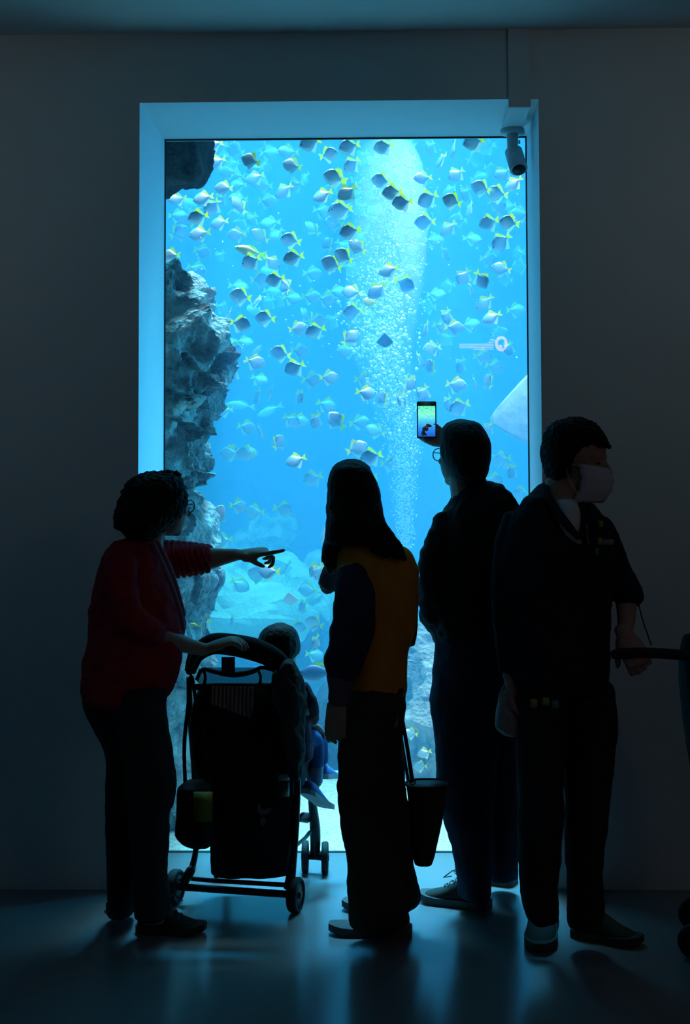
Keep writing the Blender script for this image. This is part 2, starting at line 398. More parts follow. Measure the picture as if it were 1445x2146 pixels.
# far arm, pointing at the fish
limb(bm, [(300, 1165, YA+.1, 20), (350, 1170, YA+.16, 20), (430, 1171, YA+.20, 23.5), (465, 1167, YA+.21, 18), (494, 1163, YA+.22, 13), (502, 1163, YA+.22, 12)], flat=0.85)
hand(bm, W(502, 1163, YA+.22), (0.98, .05, 0.13), (0.12, .25, -0.95), -1, 1.0, curls=(-.03, 1.0, 1.15, 1.2), thumb=(.75, .05, .66))
# near arm, on the push handle
limb(bm, [(262, 1185, YA-.10, 16), (262, 1240, YA-.15, 19), (290, 1308, YA-.16, 20), (335, 1330, YA-.10, 21), (390, 1352, YA-.02, 17), (432, 1362, YA+.03, 12.5)], flat=0.9)
hand(bm, W(432, 1360, YA+.03), (0.93, .12, 0.33), (0.2, .2, -0.9), 1, 0.95, curls=(.55, .55, .6, .6), thumb=(.7, .5, .4))
rows(bm, YA-.06, [(1510, 270, 345, .06), (1560, 276, 350, .07), (1660, 284, 350, .065), (1790, 290, 340, .055), (1890, 295, 335, .05), (1930, 290, 350, .05)], scale=.85)
rows(bm, YA+.10, [(1510, 220, 280, .06), (1560, 228, 296, .07), (1700, 230, 285, .06), (1880, 236, 275, .05), (1905, 236, 275, .05)], scale=.85)
pA = solid('person', bm, M_SKIN, base=base, voxel=0.005, smooth=3)
tag(pA, 'woman in a red cardigan pointing at the tank, one hand on the pushchair handle', 'person')
bm = bmesh.new()
rows(bm, YA-.03, [(991, 305, 350, .03, .03), (998, 284, 372, .075, .02), (1013, 265, 385, .105), (1035, 254, 392, .12), (1056, 247, 392, .125), (1075, 241, 384, .12, -.01), (1092, 238, 368, .11, -.02), (1106, 246, 352, .10, -.03), (1120, 262, 335, .07, -.03), (1130, 280, 322, .05, -.02)])
limb(bm, [(262, 1080, YA-.08, 14), (248, 1100, YA-.08, 10), (238, 1108, YA-.08, 4)])
limb(bm, [(290, 1100, YA-.10, 14), (276, 1120, YA-.11, 9), (268, 1128, YA-.11, 4)])
limb(bm, [(330, 1000, YA, 12), (362, 993, YA, 7), (380, 1000, YA, 4)])
o = solid('hair', bm, M_HAIR, pA, voxel=.005, smooth=1, folds=.02, fscale=.016)
glasses(pA, MA, HA, M_GLASSF)
bm = bmesh.new()
rows(bm, YA, [(1124, 262, 322, .07), (1140, 237, 334, .115), (1160, 221, 342, .135), (1190, 207, 353, .15), (1214, 200, 361, .155), (1266, 189, 380, .165), (1315, 185, 388, .17), (1352, 183, 386, .17), (1390, 174, 380, .17), (1420, 171, 373, .165), (1450, 170, 360, .165), (1467, 176, 349, .16)])
limb(bm, [(255, 1150, YA-.08, 26), (252, 1190, YA-.15, 33), (255, 1250, YA-.17, 34), (278, 1305, YA-.17, 34), (312, 1325, YA-.14, 30), (335, 1330, YA-.11, 26)], flat=.95)
limb(bm, [(318, 1165, YA+.1, 30), (345, 1173, YA+.15, 37), (375, 1173, YA+.17, 36), (410, 1171, YA+.19, 32), (437, 1171, YA+.20, 26)], n=5)
sw = solid('cardigan', bm, M_RED, pA, voxel=.008, smooth=3, folds=.022, fscale=.07)
# knitted ribs on the far sleeve
bm = bmesh.new()
for k in range(8):
    u = k/7; x = 348+u*86; r = (38.5-10.5*u**1.6)
    c = W(x, 1173-2*u, YA+.155+.045*u); rr = r*M_PX(YA+.17)
    pts = [(c+Vector((.012*math.sin(a*2), rr*math.cos(a), rr*math.sin(a))), .006, .006) for a in [2*math.pi*j/24 for j in range(25)]]
    tube(bm, pts, ref=Vector((1, 0, 0)), seg=6, round_ends=False)
plain('sleeve_ribs', bm, M_RED, pA)
bm = bmesh.new()
limb(bm, [(322, 1140, YA-.09, 4), (345, 1190, YA-.105, 5), (362, 1235, YA-.095, 5), (378, 1285, YA-.08, 5), (384, 1320, YA-.07, 4)], flat=.8)
limb(bm, [(330, 1135, YA-.06, 4), (354, 1185, YA-.03, 5), (371, 1235, YA-.02, 5), (386, 1290, YA-.0, 4)], flat=.8)
plain('blouse_trim', bm, M_SHIRT, pA)
bm = bmesh.new()
rows(bm, YA-.06, [(1440, 240, 356, .14, .02), (1478, 235, 348, .135, .02), (1526, 245, 354, .125), (1596, 258, 364, .115), (1652, 265, 367, .11), (1690, 268, 363, .11), (1706, 270, 354, .105), (1763, 275, 351, .10), (1819, 278, 350, .10), (1870, 280, 352, .10), (1918, 282, 354, .10, -.01)])
rows(bm, YA+.06, [(1440, 168, 300, .14, -.04), (1492, 182, 305, .135, -.03), (1526, 199, 300, .125), (1568, 217, 300, .115), (1610, 224, 300, .11), (1680, 222, 300, .105), (1791, 225, 292, .10), (1870, 226, 288, .10, .03), (1912, 227, 284, .09, .05)])
solid('trousers', bm, M_DKTROUSER, pA, voxel=.008, smooth=3, folds=.016, fscale=.09)
yy = floor_y(350, 1958)
shoe(pA, floor_pt(292, 1950), floor_pt(426, 1956), .105, .105, M_SHOE_DK, M_SOLE_DK, M_LACE)
shoe(pA, floor_pt(236, 1912), floor_pt(322, 1885), .10, .10, M_SHOE_DK, M_SOLE_DK)

# ---------------------------------------------------------------- woman in the ochre vest
YC = 4.84
base = floor_pt(790, 1945)
bm = bmesh.new()
hC = W(738, 1040, YC+.03); MC = frame(hC, (-0.62, 0.78, -0.05)); HC = 0.212
head(bm, MC, HC)
limb(bm, [(745, 1070, YC, 24), (755, 1110, YC, 25), (765, 1150, YC, 32)])
rows(bm, YC, [(1130, 735, 800, .06), (1160, 712, 862, .10), (1200, 708, 872, .115), (1300, 715, 868, .12), (1400, 725, 850, .12), (1460, 722, 850, .125), (1520, 718, 843, .12)], scale=.85)
limb(bm, [(732, 1185, YC-.09, 20), (735, 1270, YC-.12, 20), (728, 1340, YC-.12, 17), (715, 1420, YC-.12, 14), (708, 1470, YC-.12, 11)])
hand(bm, W(708, 1468, YC-.12), (-.12, 0, -1), (.35, .9, 0), -1, .96, curls=(.35, .45, .5, .5), thumb=(.8, .2, .5))
limb(bm, [(715, 1180, YC+.12, 22), (690, 1215, YC+.2, 21), (688, 1225, YC+.22, 20), (715, 1180, YC+.26, 16), (728, 1120, YC+.25, 12)], n=4)
hand(bm, W(728, 1118, YC+.25), (-.1, -.1, 1), (0, -1, 0), 1, .95, curls=(.3, .3, .35, .4))
rows(bm, YC-.06, [(1560, 722, 800, .07), (1640, 720, 800, .08), (1780, 735, 790, .065), (1930, 748, 785, .045), (1945, 750, 790, .04)], scale=.85)
rows(bm, YC+.08, [(1560, 770, 838, .07), (1640, 770, 838, .08), (1780, 790, 850, .065), (1890, 800, 850, .05), (1912, 800, 850, .045)], scale=.85)
pC = solid('person', bm, M_SKIN, base=base, voxel=0.005, smooth=3)
tag(pC, 'woman with long black hair in an ochre vest seen from behind, handbag beside her', 'person')
bm = bmesh.new()
rows(bm, YC, [(966, 716, 758, .04, .02), (972, 704, 768, .08, .02), (984, 694, 777, .10), (1008, 686, 789, .115), (1037, 684, 798, .12), (1063, 683, 801, .12, -.01), (1096, 683, 806, .115, -.02), (1118, 681, 806, .10, -.03), (1134, 681, 800, .08, -.04)])
rows(bm, YC+.02, [(1080, 684, 740, .09), (1131, 679, 728, .07), (1161, 674, 716, .05), (1186, 679, 706, .035), (1203, 688, 700, .012)])
limb(bm, [(775, 1070, YC-.07, 26), (785, 1105, YC-.105, 26), (805, 1130, YC-.125, 24), (826, 1150, YC-.135, 19), (842, 1166, YC-.135, 10), (850, 1174, YC-.13, 4)], flat=.7, n=5)
limb(bm, [(764, 1100, YC-.11, 24), (775, 1128, YC-.13, 20), (795, 1150, YC-.14, 14), (815, 1165, YC-.14, 8)], flat=.6, n=5)
limb(bm, [(686, 1110, YC+.0, 5), (678, 1150, YC+.0, 3), (672, 1180, YC+.0, 1.5)], flat=1)
solid('hair', bm, M_HAIR, pC, voxel=.005, smooth=3, folds=.008, fscale=.03)
bm = bmesh.new()
rows(bm, YC, [(1130, 735, 812, .07, -.01), (1142, 716, 842, .10), (1158, 706, 862, .115), (1183, 703, 873, .13), (1210, 705, 877, .135), (1248, 708, 878, .135), (1294, 712, 875, .135), (1330, 716, 868, .135), (1365, 722, 856, .135), (1410, 728, 853, .135), (1440, 728, 853, .14), (1455, 730, 852, .138)])
solid('vest', bm, M_OCHRE, pC, voxel=.008, smooth=3, folds=.012, fscale=.09)
bm = bmesh.new()
limb(bm, [(738, 1195, YC-.085, 34), (742, 1225, YC-.115, 42), (741, 1278, YC-.13, 46), (738, 1325, YC-.135, 46), (727, 1362, YC-.135, 44), (718, 1401, YC-.13, 39), (714, 1425, YC-.13, 31)], flat=.8, n=5)
solid('sleeve', bm, M_NAVY, pC, voxel=.008, smooth=3, folds=.022, fscale=.06)
bm = bmesh.new()
limb(bm, [(715, 1418, YC-.13, 31), (713, 1436, YC-.13, 27), (708, 1474, YC-.125, 20)], flat=.8, n=5)
o = solid('cuff', bm, M_MAUVE, pC, voxel=.006, smooth=2, folds=.008, fscale=.04); o['label'] = 'mauve gathered cuff of the near sleeve'
bm = bmesh.new()
limb(bm, [(722, 1170, YC+.10, 26), (700, 1200, YC+.17, 26), (694, 1216, YC+.21, 25), (706, 1190, YC+.27, 20), (716, 1160, YC+.27, 17)], n=4)
o = solid('sleeve', bm, M_MAUVE, pC, voxel=.007, smooth=2, folds=.01, fscale=.05); o['label'] = 'mauve sleeve of the raised far arm'
bm = bmesh.new()
limb(bm, [(846, 1200, YC+.10, 20), (856, 1270, YC+.12, 19), (860, 1320, YC+.12, 15), (858, 1352, YC+.1, 11)], flat=.9)
solid('shoulder_strap', bm, M_NAVY, pC, voxel=.007, smooth=2)
bm = bmesh.new()
rows(bm, YC-.04, [(1440, 728, 850, .135, .03), (1500, 713, 835, .135, .03), (1540, 709, 822, .125, .01), (1624, 707, 815, .12), (1645, 704, 815, .12), (1700, 710, 818, .115), (1772, 721, 826, .115), (1819, 727, 835, .115), (1875, 728, 845, .115), (1925, 728, 858, .115), (1936, 730, 850, .10)])
rows(bm, YC+.06, [(1440, 745, 852, .135, -.04), (1470, 745, 852, .135, -.03), (1500, 745, 847, .13), (1531, 745, 845, .12), (1624, 745, 847, .12), (1707, 750, 860, .115), (1805, 770, 867, .115), (1861, 780, 878, .115, .02), (1888, 785, 880, .11, .03), (1900, 790, 868, .10, .03)])
solid('trousers', bm, M_OLIVE, pC, voxel=.008, smooth=2, folds=.016, fscale=.08)
shoe(pC, floor_pt(858, 1958), floor_pt(694, 1955), .10, .075, M_SHOE_GR, M_SOLE)
shoe(pC, floor_pt(850, 1912), floor_pt(722, 1904), .10, .075, M_SHOE_GR, M_SOLE)

# ---------------------------------------------------------------- man holding up a phone
YD = 5.24
base = floor_pt(990, 1890)
bm = bmesh.new()
hD = W(968, 955, YD); MD = frame(hD, (-0.66, 0.74, 0.06)); HD = 0.232
head(bm, MD, HD)
limb(bm, [(975, 990, YD, 38), (982, 1020, YD, 40), (990, 1060, YD, 46)])
rows(bm, YD, [(1040, 950, 1050, .07), (1080, 925, 1085, .11), (1180, 915, 1090, .13), (1300, 910, 1085, .13), (1380, 912, 1080, .13), (1470, 908, 1075, .13)], scale=.85)
limb(bm, [(930, 1100, YD-.02, 24), (912, 1180, YD-.06, 26), (906, 1270, YD-.03, 22), (915, 1300, YD+.06, 19), (960, 1290, YD+.2, 15)])
hand(bm, W(960, 1290, YD+.2), (.8, .3, .1), (0, -.3, -1), 1, 1.0)
# raised arm, behind the head; the palm wraps the back of the phone
limb(bm, [(1050, 1080, YD+.06, 24), (1040, 1090, YD+.22, 23), (1010, 1060, YD+.33, 20), (965, 985, YD+.37, 16), (944, 945, YD+.36, 13), (938, 932, YD+.355, 12)], flat=.9)
hand(bm, W(936, 928, YD+.352), (-.90, .0, .42), (0.0, -1, 0.05), 1, .92, curls=(1.05, 1.0, 1.0, 1.0), thumb=(.8, .30, .62))
rows(bm, YD-.08, [(1560, 925, 1010, .07), (1640, 928, 1015, .08), (1796, 962, 1022, .065), (1850, 975, 1020, .05), (1875, 980, 1018, .045)], scale=.85)
rows(bm, YD+.14, [(1560, 1000, 1075, .07), (1640, 1005, 1075, .08), (1790, 1022, 1078, .06), (1836, 1032, 1076, .045)], scale=.85)
pD = solid('person', bm, M_SKIN, base=base, voxel=0.005, smooth=3)
tag(pD, 'man in a black jacket and glasses holding a phone up to the glass', 'person')
bm = bmesh.new()
rows(bm, YD-.03, [(881, 950, 985, .03, .03), (887, 934, 1003, .075, .02), (901, 924, 1015, .10, .01), (925, 921, 1027, .12), (952, 923, 1029, .125), (975, 932, 1026, .115, -.01), (995, 944, 1021, .10, -.02), (1010, 955, 1014, .075, -.03)])
solid('hair', bm, M_HAIR, pD, voxel=.005, smooth=2, folds=.006, fscale=.02)
glasses(pD, MD, HD, M_GLASSF)
bm = bmesh.new()
rows(bm, YD, [(1012, 968, 1032, .075, -.01), (1022, 955, 1058, .09), (1045, 944, 1079, .11), (1072, 926, 1089, .13), (1103, 918, 1092, .14), (1142, 912, 1094, .15), (1207, 908, 1094, .155), (1260, 905, 1092, .155), (1310, 902, 1090, .155), (1345, 906, 1086, .15)])
limb(bm, [(938, 1085, YD-.02, 26), (922, 1130, YD-.05, 30), (912, 1180, YD-.07, 34), (910, 1246, YD-.06, 34), (912, 1290, YD-.01, 33), (925, 1305, YD+.06, 28)], n=5)
limb(bm, [(1055, 1075, YD+.05, 32), (1045, 1090, YD+.2, 30), (1015, 1065, YD+.32, 27), (978, 1010, YD+.36, 22)], n=4)
solid('jacket', bm, M_JACKET, pD, voxel=.008, smooth=3, folds=.022, fscale=.05)
bm = bmesh.new()
rows(bm, YD-.06, [(1320, 910, 1070, .14, .05), (1362, 909, 1070, .14, .05), (1440, 903, 1060, .135, .03), (1479, 901, 1050, .13, .02), (1537, 909, 1045, .12), (1634, 914, 1040, .11), (1680, 920, 1036, .105), (1719, 930, 1033, .10), (1780, 946, 1031, .095), (1830, 955, 1029, .10), (1874, 960, 1028, .10)])
rows(bm, YD+.12, [(1360, 960, 1085, .13, -.06), (1480, 980, 1084, .12, -.03), (1620, 995, 1086, .11), (1730, 1006, 1086, .10), (1800, 1012, 1085, .095), (1838, 1016, 1084, .09, .03)])
solid('jeans', bm, M_JEAN, pD, voxel=.008, smooth=3, folds=.016, fscale=.08)
shoe(pD, floor_pt(1022, 1903), floor_pt(884, 1886), .11, .115, M_SHOE_DK, M_SOLE, M_LACE)
shoe(pD, floor_pt(1078, 1854), floor_pt(1010, 1846), .11, .10, M_SHOE_DK, M_SOLE)

# ---------------------------------------------------------------- man with a face mask
YE = 4.68
base = floor_pt(1180, 1975)
bm = bmesh.new()
hE = W(1211, 966, YE); ME = frame(hE, (0.86, -0.46, -0.10)); HE = 0.245
head(bm, ME, HE)
limb(bm, [(1185, 1010, YE, 42), (1180, 1040, YE, 44), (1172, 1080, YE, 56)])
rows(bm, YE, [(1060, 1110, 1225, .08), (1110, 1068, 1262, .12), (1200, 1055, 1280, .14), (1320, 1070, 1275, .13), (1420, 1090, 1265, .10), (1450, 1095, 1260, .08)], scale=.85)
limb(bm, [(1075, 1110, YE-.02, 26), (1062, 1220, YE-.02, 25), (1060, 1320, YE-.03, 21), (1066, 1400, YE-.04, 15), (1068, 1425, YE-.04, 13)])
hand(bm, W(1068, 1418, YE-.04), (.02, -.05, -1), (1, .1, 0), 1, 1.0, curls=(.9, 1.0, 1.05, 1.1), thumb=(.6, .1, .8))
limb(bm, [(1252, 1120, YE+.01, 16), (1284, 1190, YE+.01, 22), (1308, 1240, YE-.0, 24), (1312, 1290, YE-.05, 20), (1308, 1330, YE-.09, 15)])
hand(bm, W(1308, 1328, YE-.09), (.35, -.2, -.8), (.2, .9, -.3), -1, 1.05, curls=(.85, .9, .95, 1.0), thumb=(.7, .5, .5))
rows(bm, YE-.07, [(1560, 1098, 1175, .07), (1680, 1098, 1174, .08), (1850, 1108, 1160, .06), (1930, 1118, 1154, .04)], scale=.85)
rows(bm, YE+.05, [(1560, 1198, 1278, .07), (1680, 1194, 1268, .08), (1850, 1204, 1250, .06), (1935, 1210, 1245, .04)], scale=.85)
pE = solid('person', bm, M_SKIN, base=base, voxel=0.005, smooth=3)
tag(pE, 'man in a white face mask and dark open jacket beside the window wall', 'person')
bm = bmesh.new()
rows(bm, YE+.02, [(877, 1185, 1222, .03), (884, 1162, 1240, .08), (898, 1145, 1256, .11), (914, 1138, 1267, .12), (930, 1135, 1270, .12), (942, 1132, 1240, .125, .005), (957, 1133, 1212, .125, .0), (975, 1137, 1198, .12, .0), (992, 1143, 1190, .105, .0), (1010, 1149, 1182, .08, .01)])
limb(bm, [(1225, 905, YE-.08, 16), (1252, 922, YE-.075, 13), (1270, 932, YE-.06, 7), (1277, 938, YE-.05, 3)])
limb(bm, [(1196, 940, YE-.085, 12), (1193, 970, YE-.10, 7), (1194, 992, YE-.10, 3)])
solid('hair', bm, M_HAIR, pE, voxel=.004, smooth=1, folds=.014, fscale=.012)
for s in (1, -1):
    bm = bmesh.new(); ell(bm, ME, (.335*HE, s*.135*HE, .0), (.025*HE, .05*HE, .018*HE), 10)
    plain('eye', bm, M_BLACK, pE)
bm = bmesh.new(); grid = []
for j in range(15):
    v = j/14; row = []
    for i in range(17):
        u = -1+2*i/16
        z = (-.055-.47*v+.03*u*u*(1-2*v))*HE
        x = (.515-.33*abs(u)**2.2-.10*(2*abs(v-.42))**2+.010*math.sin(v*22))*HE
        row.append(bm.verts.new(ME @ Vector((x, .315*HE*u*(1-.12*v), z))))
    grid.append(row)
for j in range(14):
    for i in range(16): bm.faces.new((grid[j][i], grid[j][i+1], grid[j+1][i+1], grid[j+1][i]))
mk = plain('face_mask', bm, M_MASK, pE); so = mk.modifiers.new('cloth', 'SOLIDIFY'); so.thickness = .002
for s in (1, -1):
    bm = bmesh.new()
    for z0 in (-.07, -.47):
        tube(bm, [(ME @ Vector((.20*HE, s*.315*HE, z0*HE)), .0015, .0015), (ME @ Vector((.05*HE, s*.345*HE, z0*.6*HE)), .0015, .0015), (ME @ Vector((-.05*HE, s*.37*HE, -.05*HE)), .0015, .0015)], ref=Vector((0, 0, 1)), seg=6)
    plain('ear_loop', bm, M_MASK, mk)
bm = bmesh.new()
rows(bm, YE-.035, [(1050, 1160, 1206, .10), (1075, 1150, 1222, .12), (1110, 1150, 1224, .118), (1150, 1150, 1220, .10), (1250, 1150, 1220, .09)])
solid('shirt', bm, M_WHITE, pE, voxel=.007, smooth=3)
bm = bmesh.new()
# jacket: back and two fronts, left open over the shirt
rows(bm, YE+.035, [(1016, 1127, 1170, .05, .03), (1032, 1110, 1190, .075, .03), (1055, 1090, 1240, .10, .02), (1085, 1068, 1266, .115), (1115, 1053, 1280, .125), (1170, 1044, 1290, .13), (1280, 1050, 1278, .135), (1400, 1064, 1276, .14), (1450, 1072, 1272, .14)])
rows(bm, YE-.05, [(1045, 1095, 1150, .075), (1085, 1070, 1168, .10), (1100, 1062, 1192, .105), (1122, 1056, 1212, .115), (1150, 1050, 1226, .12), (1250, 1052, 1238, .12), (1400, 1068, 1240, .125), (1448, 1076, 1240, .12)])
rows(bm, YE-.03, [(1070, 1220, 1250, .07), (1105, 1214, 1276, .09), (1130, 1206, 1280, .10), (1160, 1204, 1284, .11), (1280, 1204, 1276, .105), (1400, 1200, 1274, .11), (1448, 1200, 1270, .11)])
limb(bm, [(1080, 1085, YE-.01, 28), (1068, 1130, YE-.03, 32), (1060, 1220, YE-.04, 32), (1060, 1320, YE-.05, 28), (1066, 1405, YE-.05, 22)], n=5)
limb(bm, [(1248, 1095, YE+.02, 30), (1272, 1150, YE+.01, 32), (1290, 1200, YE+.0, 32), (1312, 1240, YE-.02, 32), (1322, 1262, YE-.04, 29)], n=5)
solid('jacket', bm, M_JACKET2, pE, voxel=.008, smooth=3, folds=.018, fscale=.07)
bm = bmesh.new()
limb(bm, [(1140, 1020, YE-.03, 10), (1148, 1042, YE-.10, 10), (1168, 1075, YE-.145, 10), (1192, 1105, YE-.16, 9), (1213, 1128, YE-.165, 5)], flat=.5)
limb(bm, [(1216, 1055, YE-.10, 8), (1226, 1080, YE-.13, 10), (1224, 1110, YE-.145, 9), (1216, 1130, YE-.16, 5)], flat=.5)
plain('collar', bm, M_JACKET2, pE)
M_YEL = mat('faded_yellow_patch', (0.30, 0.24, 0.05), 0.9); M_TEAL = mat('teal_patch', (0.06, 0.20, 0.22), 0.9)
def decal(name, px, py, y, w_, h_, m_, root, d=.006):
    c = W(px, py, y); a, b_ = w_*M_PX(y)/2, h_*M_PX(y)/2
    bm = bmesh.new(); box_bm(bm, c.x-a, c.x+a, c.y-d, c.y+d, c.z-b_, c.z+b_, .002)
    return plain(name, bm, m_, root)
decal('sleeve_patch', 1258, 1098, YE-.135, 9, 14, M_YEL, pE)
decal('sleeve_patch', 1256, 1134, YE-.14, 9, 14, M_YEL, pE)
decal('sleeve_band', 1272, 1136, YE-.128, 26, 12, mat('grey_reflective_band', (.20, .20, .24), .5), pE)
decal('sleeve_patch', 1250, 1156, YE-.142, 8, 16, M_TEAL, pE)
bm = bmesh.new()
limb(bm, [(1228, 1100, YE-.15, 2), (1230, 1125, YE-.155, 2.4), (1234, 1142, YE-.155, 2.4)]); plain('zip', bm, M_LACE, pE)
bm = bmesh.new()
rows(bm, YE-.05, [(1430, 1080, 1190, .135, .03), (1500, 1080, 1185, .13, .02), (1600, 1082, 1182, .115), (1700, 1084, 1180, .105), (1790, 1086, 1174, .10), (1850, 1089, 1170, .095), (1892, 1092, 1168, .10), (1925, 1104, 1168, .10)])
rows(bm, YE+.03, [(1430, 1160, 1276, .135), (1459, 1170, 1290, .135), (1537, 1178, 1292, .125), (1672, 1184, 1276, .11), (1760, 1184, 1267, .10), (1827, 1186, 1261, .095), (1882, 1188, 1262, .10), (1935, 1190, 1262, .10)])
solid('trousers', bm, M_DKTROUSER, pE, voxel=.008, smooth=3, folds=.016, fscale=.08)
shoe(pE, floor_pt(1142, 1925)+Vector((0, .05, 0)), floor_pt(1130, 1999), .105, .12, M_SHOE_DK, M_SOLE_DK)
shoe(pE, floor_pt(1205, 1958), floor_pt(1340, 1984), .105, .11, M_SHOE_DK, M_SOLE_DK)
# ---------------------------------------------------------------- phone, bags, pushchairs, child, security camera
def cyl(bm, a, b, r, seg=20, r2=None):
    a, b = Vector(a), Vector(b); d = (b-a).normalized(); q = d.orthogonal().normalized(); p = d.cross(q); r2 = r if r2 is None else r2
    A = [bm.verts.new(a+(q*math.cos(t)+p*math.sin(t))*r) for t in [2*math.pi*k/seg for k in range(seg)]]
    B = [bm.verts.new(b+(q*math.cos(t)+p*math.sin(t))*r2) for t in [2*math.pi*k/seg for k in range(seg)]]
    for k in range(seg): bm.faces.new((A[k], A[(k+1) % seg], B[(k+1) % seg], B[k]))
    bm.faces.new(list(reversed(A))); bm.faces.new(B)
def pipe(name, keys, m, root, n=4, flat=1.0, seg=10):
    bm = bmesh.new(); limb(bm, keys, n=n, seg=seg, flat=flat); return plain(name, bm, m, root)

YP = YD+.318
ph = empty('phone', W(893, 919, YP), 'phone held up in one hand with the tank glowing on its screen', 'phone')
c = W(893.5, 880, YP); hw, hh = 20.5*M_PX(YP), 39*M_PX(YP)
bm = bmesh.new(); box_bm(bm, c.x-hw, c.x+hw, c.y-.004, c.y+.004, c.z-hh, c.z+hh, .0025)
plain('phone_body', bm, M_BLACK, ph)
m, n, l, b = nodes('lit_phone_screen')
tc = n.new('ShaderNodeTexCoord'); se = n.new('ShaderNodeSeparateXYZ'); l.new(tc.outputs['Generated'], se.inputs[0])
rp = n.new('ShaderNodeValToRGB'); e = rp.color_ramp.elements
e[0].position = 0; e[0].color = (.01, .08, .50, 1); e[1].position = 1; e[1].color = (.10, .75, .45, 1)
for p_, c_ in ((.25, (.02, .22, .75, 1)), (.5, (.05, .50, .80, 1)), (.75, (.22, .95, .62, 1))):
    q = rp.color_ramp.elements.new(p_); q.color = c_
l.new(se.outputs['Z'], rp.inputs[0])
nz = n.new('ShaderNodeTexVoronoi'); nz.inputs['Scale'].default_value = 22; l.new(tc.outputs['Generated'], nz.inputs['Vector'])
lt = n.new('ShaderNodeMath'); lt.operation = 'LESS_THAN'; lt.inputs[1].default_value = .30; l.new(nz.outputs['Distance'], lt.inputs[0])
ml = n.new('ShaderNodeMath'); ml.operation = 'MULTIPLY'; l.new(lt.outputs[0], ml.inputs[0]); l.new(se.outputs['Z'], ml.inputs[1])
mxc = n.new('ShaderNodeMixRGB'); l.new(ml.outputs[0], mxc.inputs[0]); l.new(rp.outputs[0], mxc.inputs[1]); mxc.inputs[2].default_value = (.01, .12, .12, 1)
b.inputs['Base Color'].default_value = (0, 0, 0, 1); b.inputs['Roughness'].default_value = .2
l.new(mxc.outputs[0], b.inputs['Emission Color']); b.inputs['Emission Strength'].default_value = 1.25
c2 = W(893.5, 883, YP)
bm = bmesh.new(); box_bm(bm, c2.x-18*M_PX(YP), c2.x+18*M_PX(YP), c2.y-.0052, c2.y-.0041, c2.z-32*M_PX(YP), c2.z+32*M_PX(YP)); scr = plain('screen', bm, m, ph, smooth=False); scr['label'] = 'lit screen showing the tank'
bm = bmesh.new()
for dx, dy, rr in ((-2, 18, 2.6), (1, 12, 2.0), (-1, 7, 1.6), (0, 15, 1.8)):
    q = W(893.5+dx, 883+dy, YP); cyl(bm, q+Vector((0, -.0056, 0)), q+Vector((0, -.005, 0)), rr*M_PX(YP), 10)
plain('red_glow_on_screen', bm, emit('red_screen_light', (1.0, .15, .12), 1.2), scr, smooth=False)
bm = bmesh.new(); q = W(893.5, 917, YP); cyl(bm, q+Vector((0, -.0055, 0)), q+Vector((0, -.004, 0)), 2.6*M_PX(YP), 14); plain('home_button', bm, M_STEEL, ph)

# handbag of the woman in the vest
YB = YC+.09
hb = empty('handbag', W(890, 1805, YB), 'dark tapered leather tote hanging on long straps behind the woman in ochre', 'handbag')
bm = bmesh.new()
kk = [(1643, 851, 937, .075), (1680, 855, 933, .074), (1740, 858, 921, .074), (1790, 864, 910, .072), (1806, 868, 905, .066)]
pts = [(W((a+b_)/2, py, YB), (b_-a)/2*M_PX(YB), th) for py, a, b_, th in lerp_rows(kk, 4)]
tube(bm, pts, seg=28, power=.7, round_ends=False); plain('bag_body', bm, mat('dark_grey_leather', (.035, .028, .030), .6, bump=.1, bscale=90, spec=.15), hb)
bm = bmesh.new(); c = W(894, 1642, YB)
tube(bm, [(c+Vector((43.5*M_PX(YB)*math.copysign(abs(math.cos(a))**.7, math.cos(a)), .076*math.copysign(abs(math.sin(a))**.7, math.sin(a)), 0)), .004, .004) for a in [2*math.pi*k/28 for k in range(29)]], ref=Vector((0, 0, 1)), seg=8, round_ends=False)
plain('rim', bm, M_BFAB, hb)
pipe('strap', [(864, 1640, YB-.07, 4.5), (858, 1600, YB-.06, 4.2), (850, 1550, YB-.04, 4), (842, 1505, YB, 4)], M_BFAB, hb, flat=.4)
pipe('strap', [(856, 1641, YB+.07, 3.5), (849, 1600, YB+.07, 3.2), (843, 1560, YB+.06, 3), (836, 1515, YB+.06, 3)], M_BFAB, hb, flat=.4)
bm = bmesh.new(); c = W(864, 1638, YB-.078)
tube(bm, [(c+Vector((.010*math.cos(a), 0, .010*math.sin(a))), .0022, .0022) for a in [2*math.pi*k/16 for k in range(17)]], seg=6, round_ends=False); plain('strap_ring', bm, M_STEEL, hb)

# white plastic bag between the two men
YW = YE-.02
wb = empty('carrier_bag', W(1070, 1540, YW), 'small pale carrier bag hanging from the masked man\'s hand', 'bag')
bm = bmesh.new(); rows(bm, YW, [(1450, 1044, 1086, .02), (1475, 1042, 1088, .04), (1500, 1038, 1094, .055), (1522, 1036, 1103, .06), (1536, 1048, 1098, .045)])
bgo = solid('bag_body', bm, mat('translucent_white_plastic', (.30, .24, .24), .5, var=.25, vscale=16, spec=.2), wb, voxel=.006, smooth=2, folds=.012, fscale=.04)
pipe('bag_handle', [(1047, 1455, YW-.01, 3), (1056, 1438, YW-.02, 3), (1068, 1432, YW-.03, 3), (1080, 1438, YW-.02, 3), (1083, 1455, YW-.01, 3)], bgo.data.materials[0], wb)
for px, py, m_ in ((1118, 1474, M_YEL), (1143, 1470, M_YEL), (1163, 1476, M_TEAL)):
    decal('printed_patch', px, py, YE-.195, 14, 18, m_, pE)
pipe('drawcord', [(1338, 1268, YE-.03, 1.4), (1346, 1300, YE-.03, 1.4), (1358, 1335, YE-.03, 1.4), (1364, 1352, YE-.03, 1.4)], M_BFAB, pE)

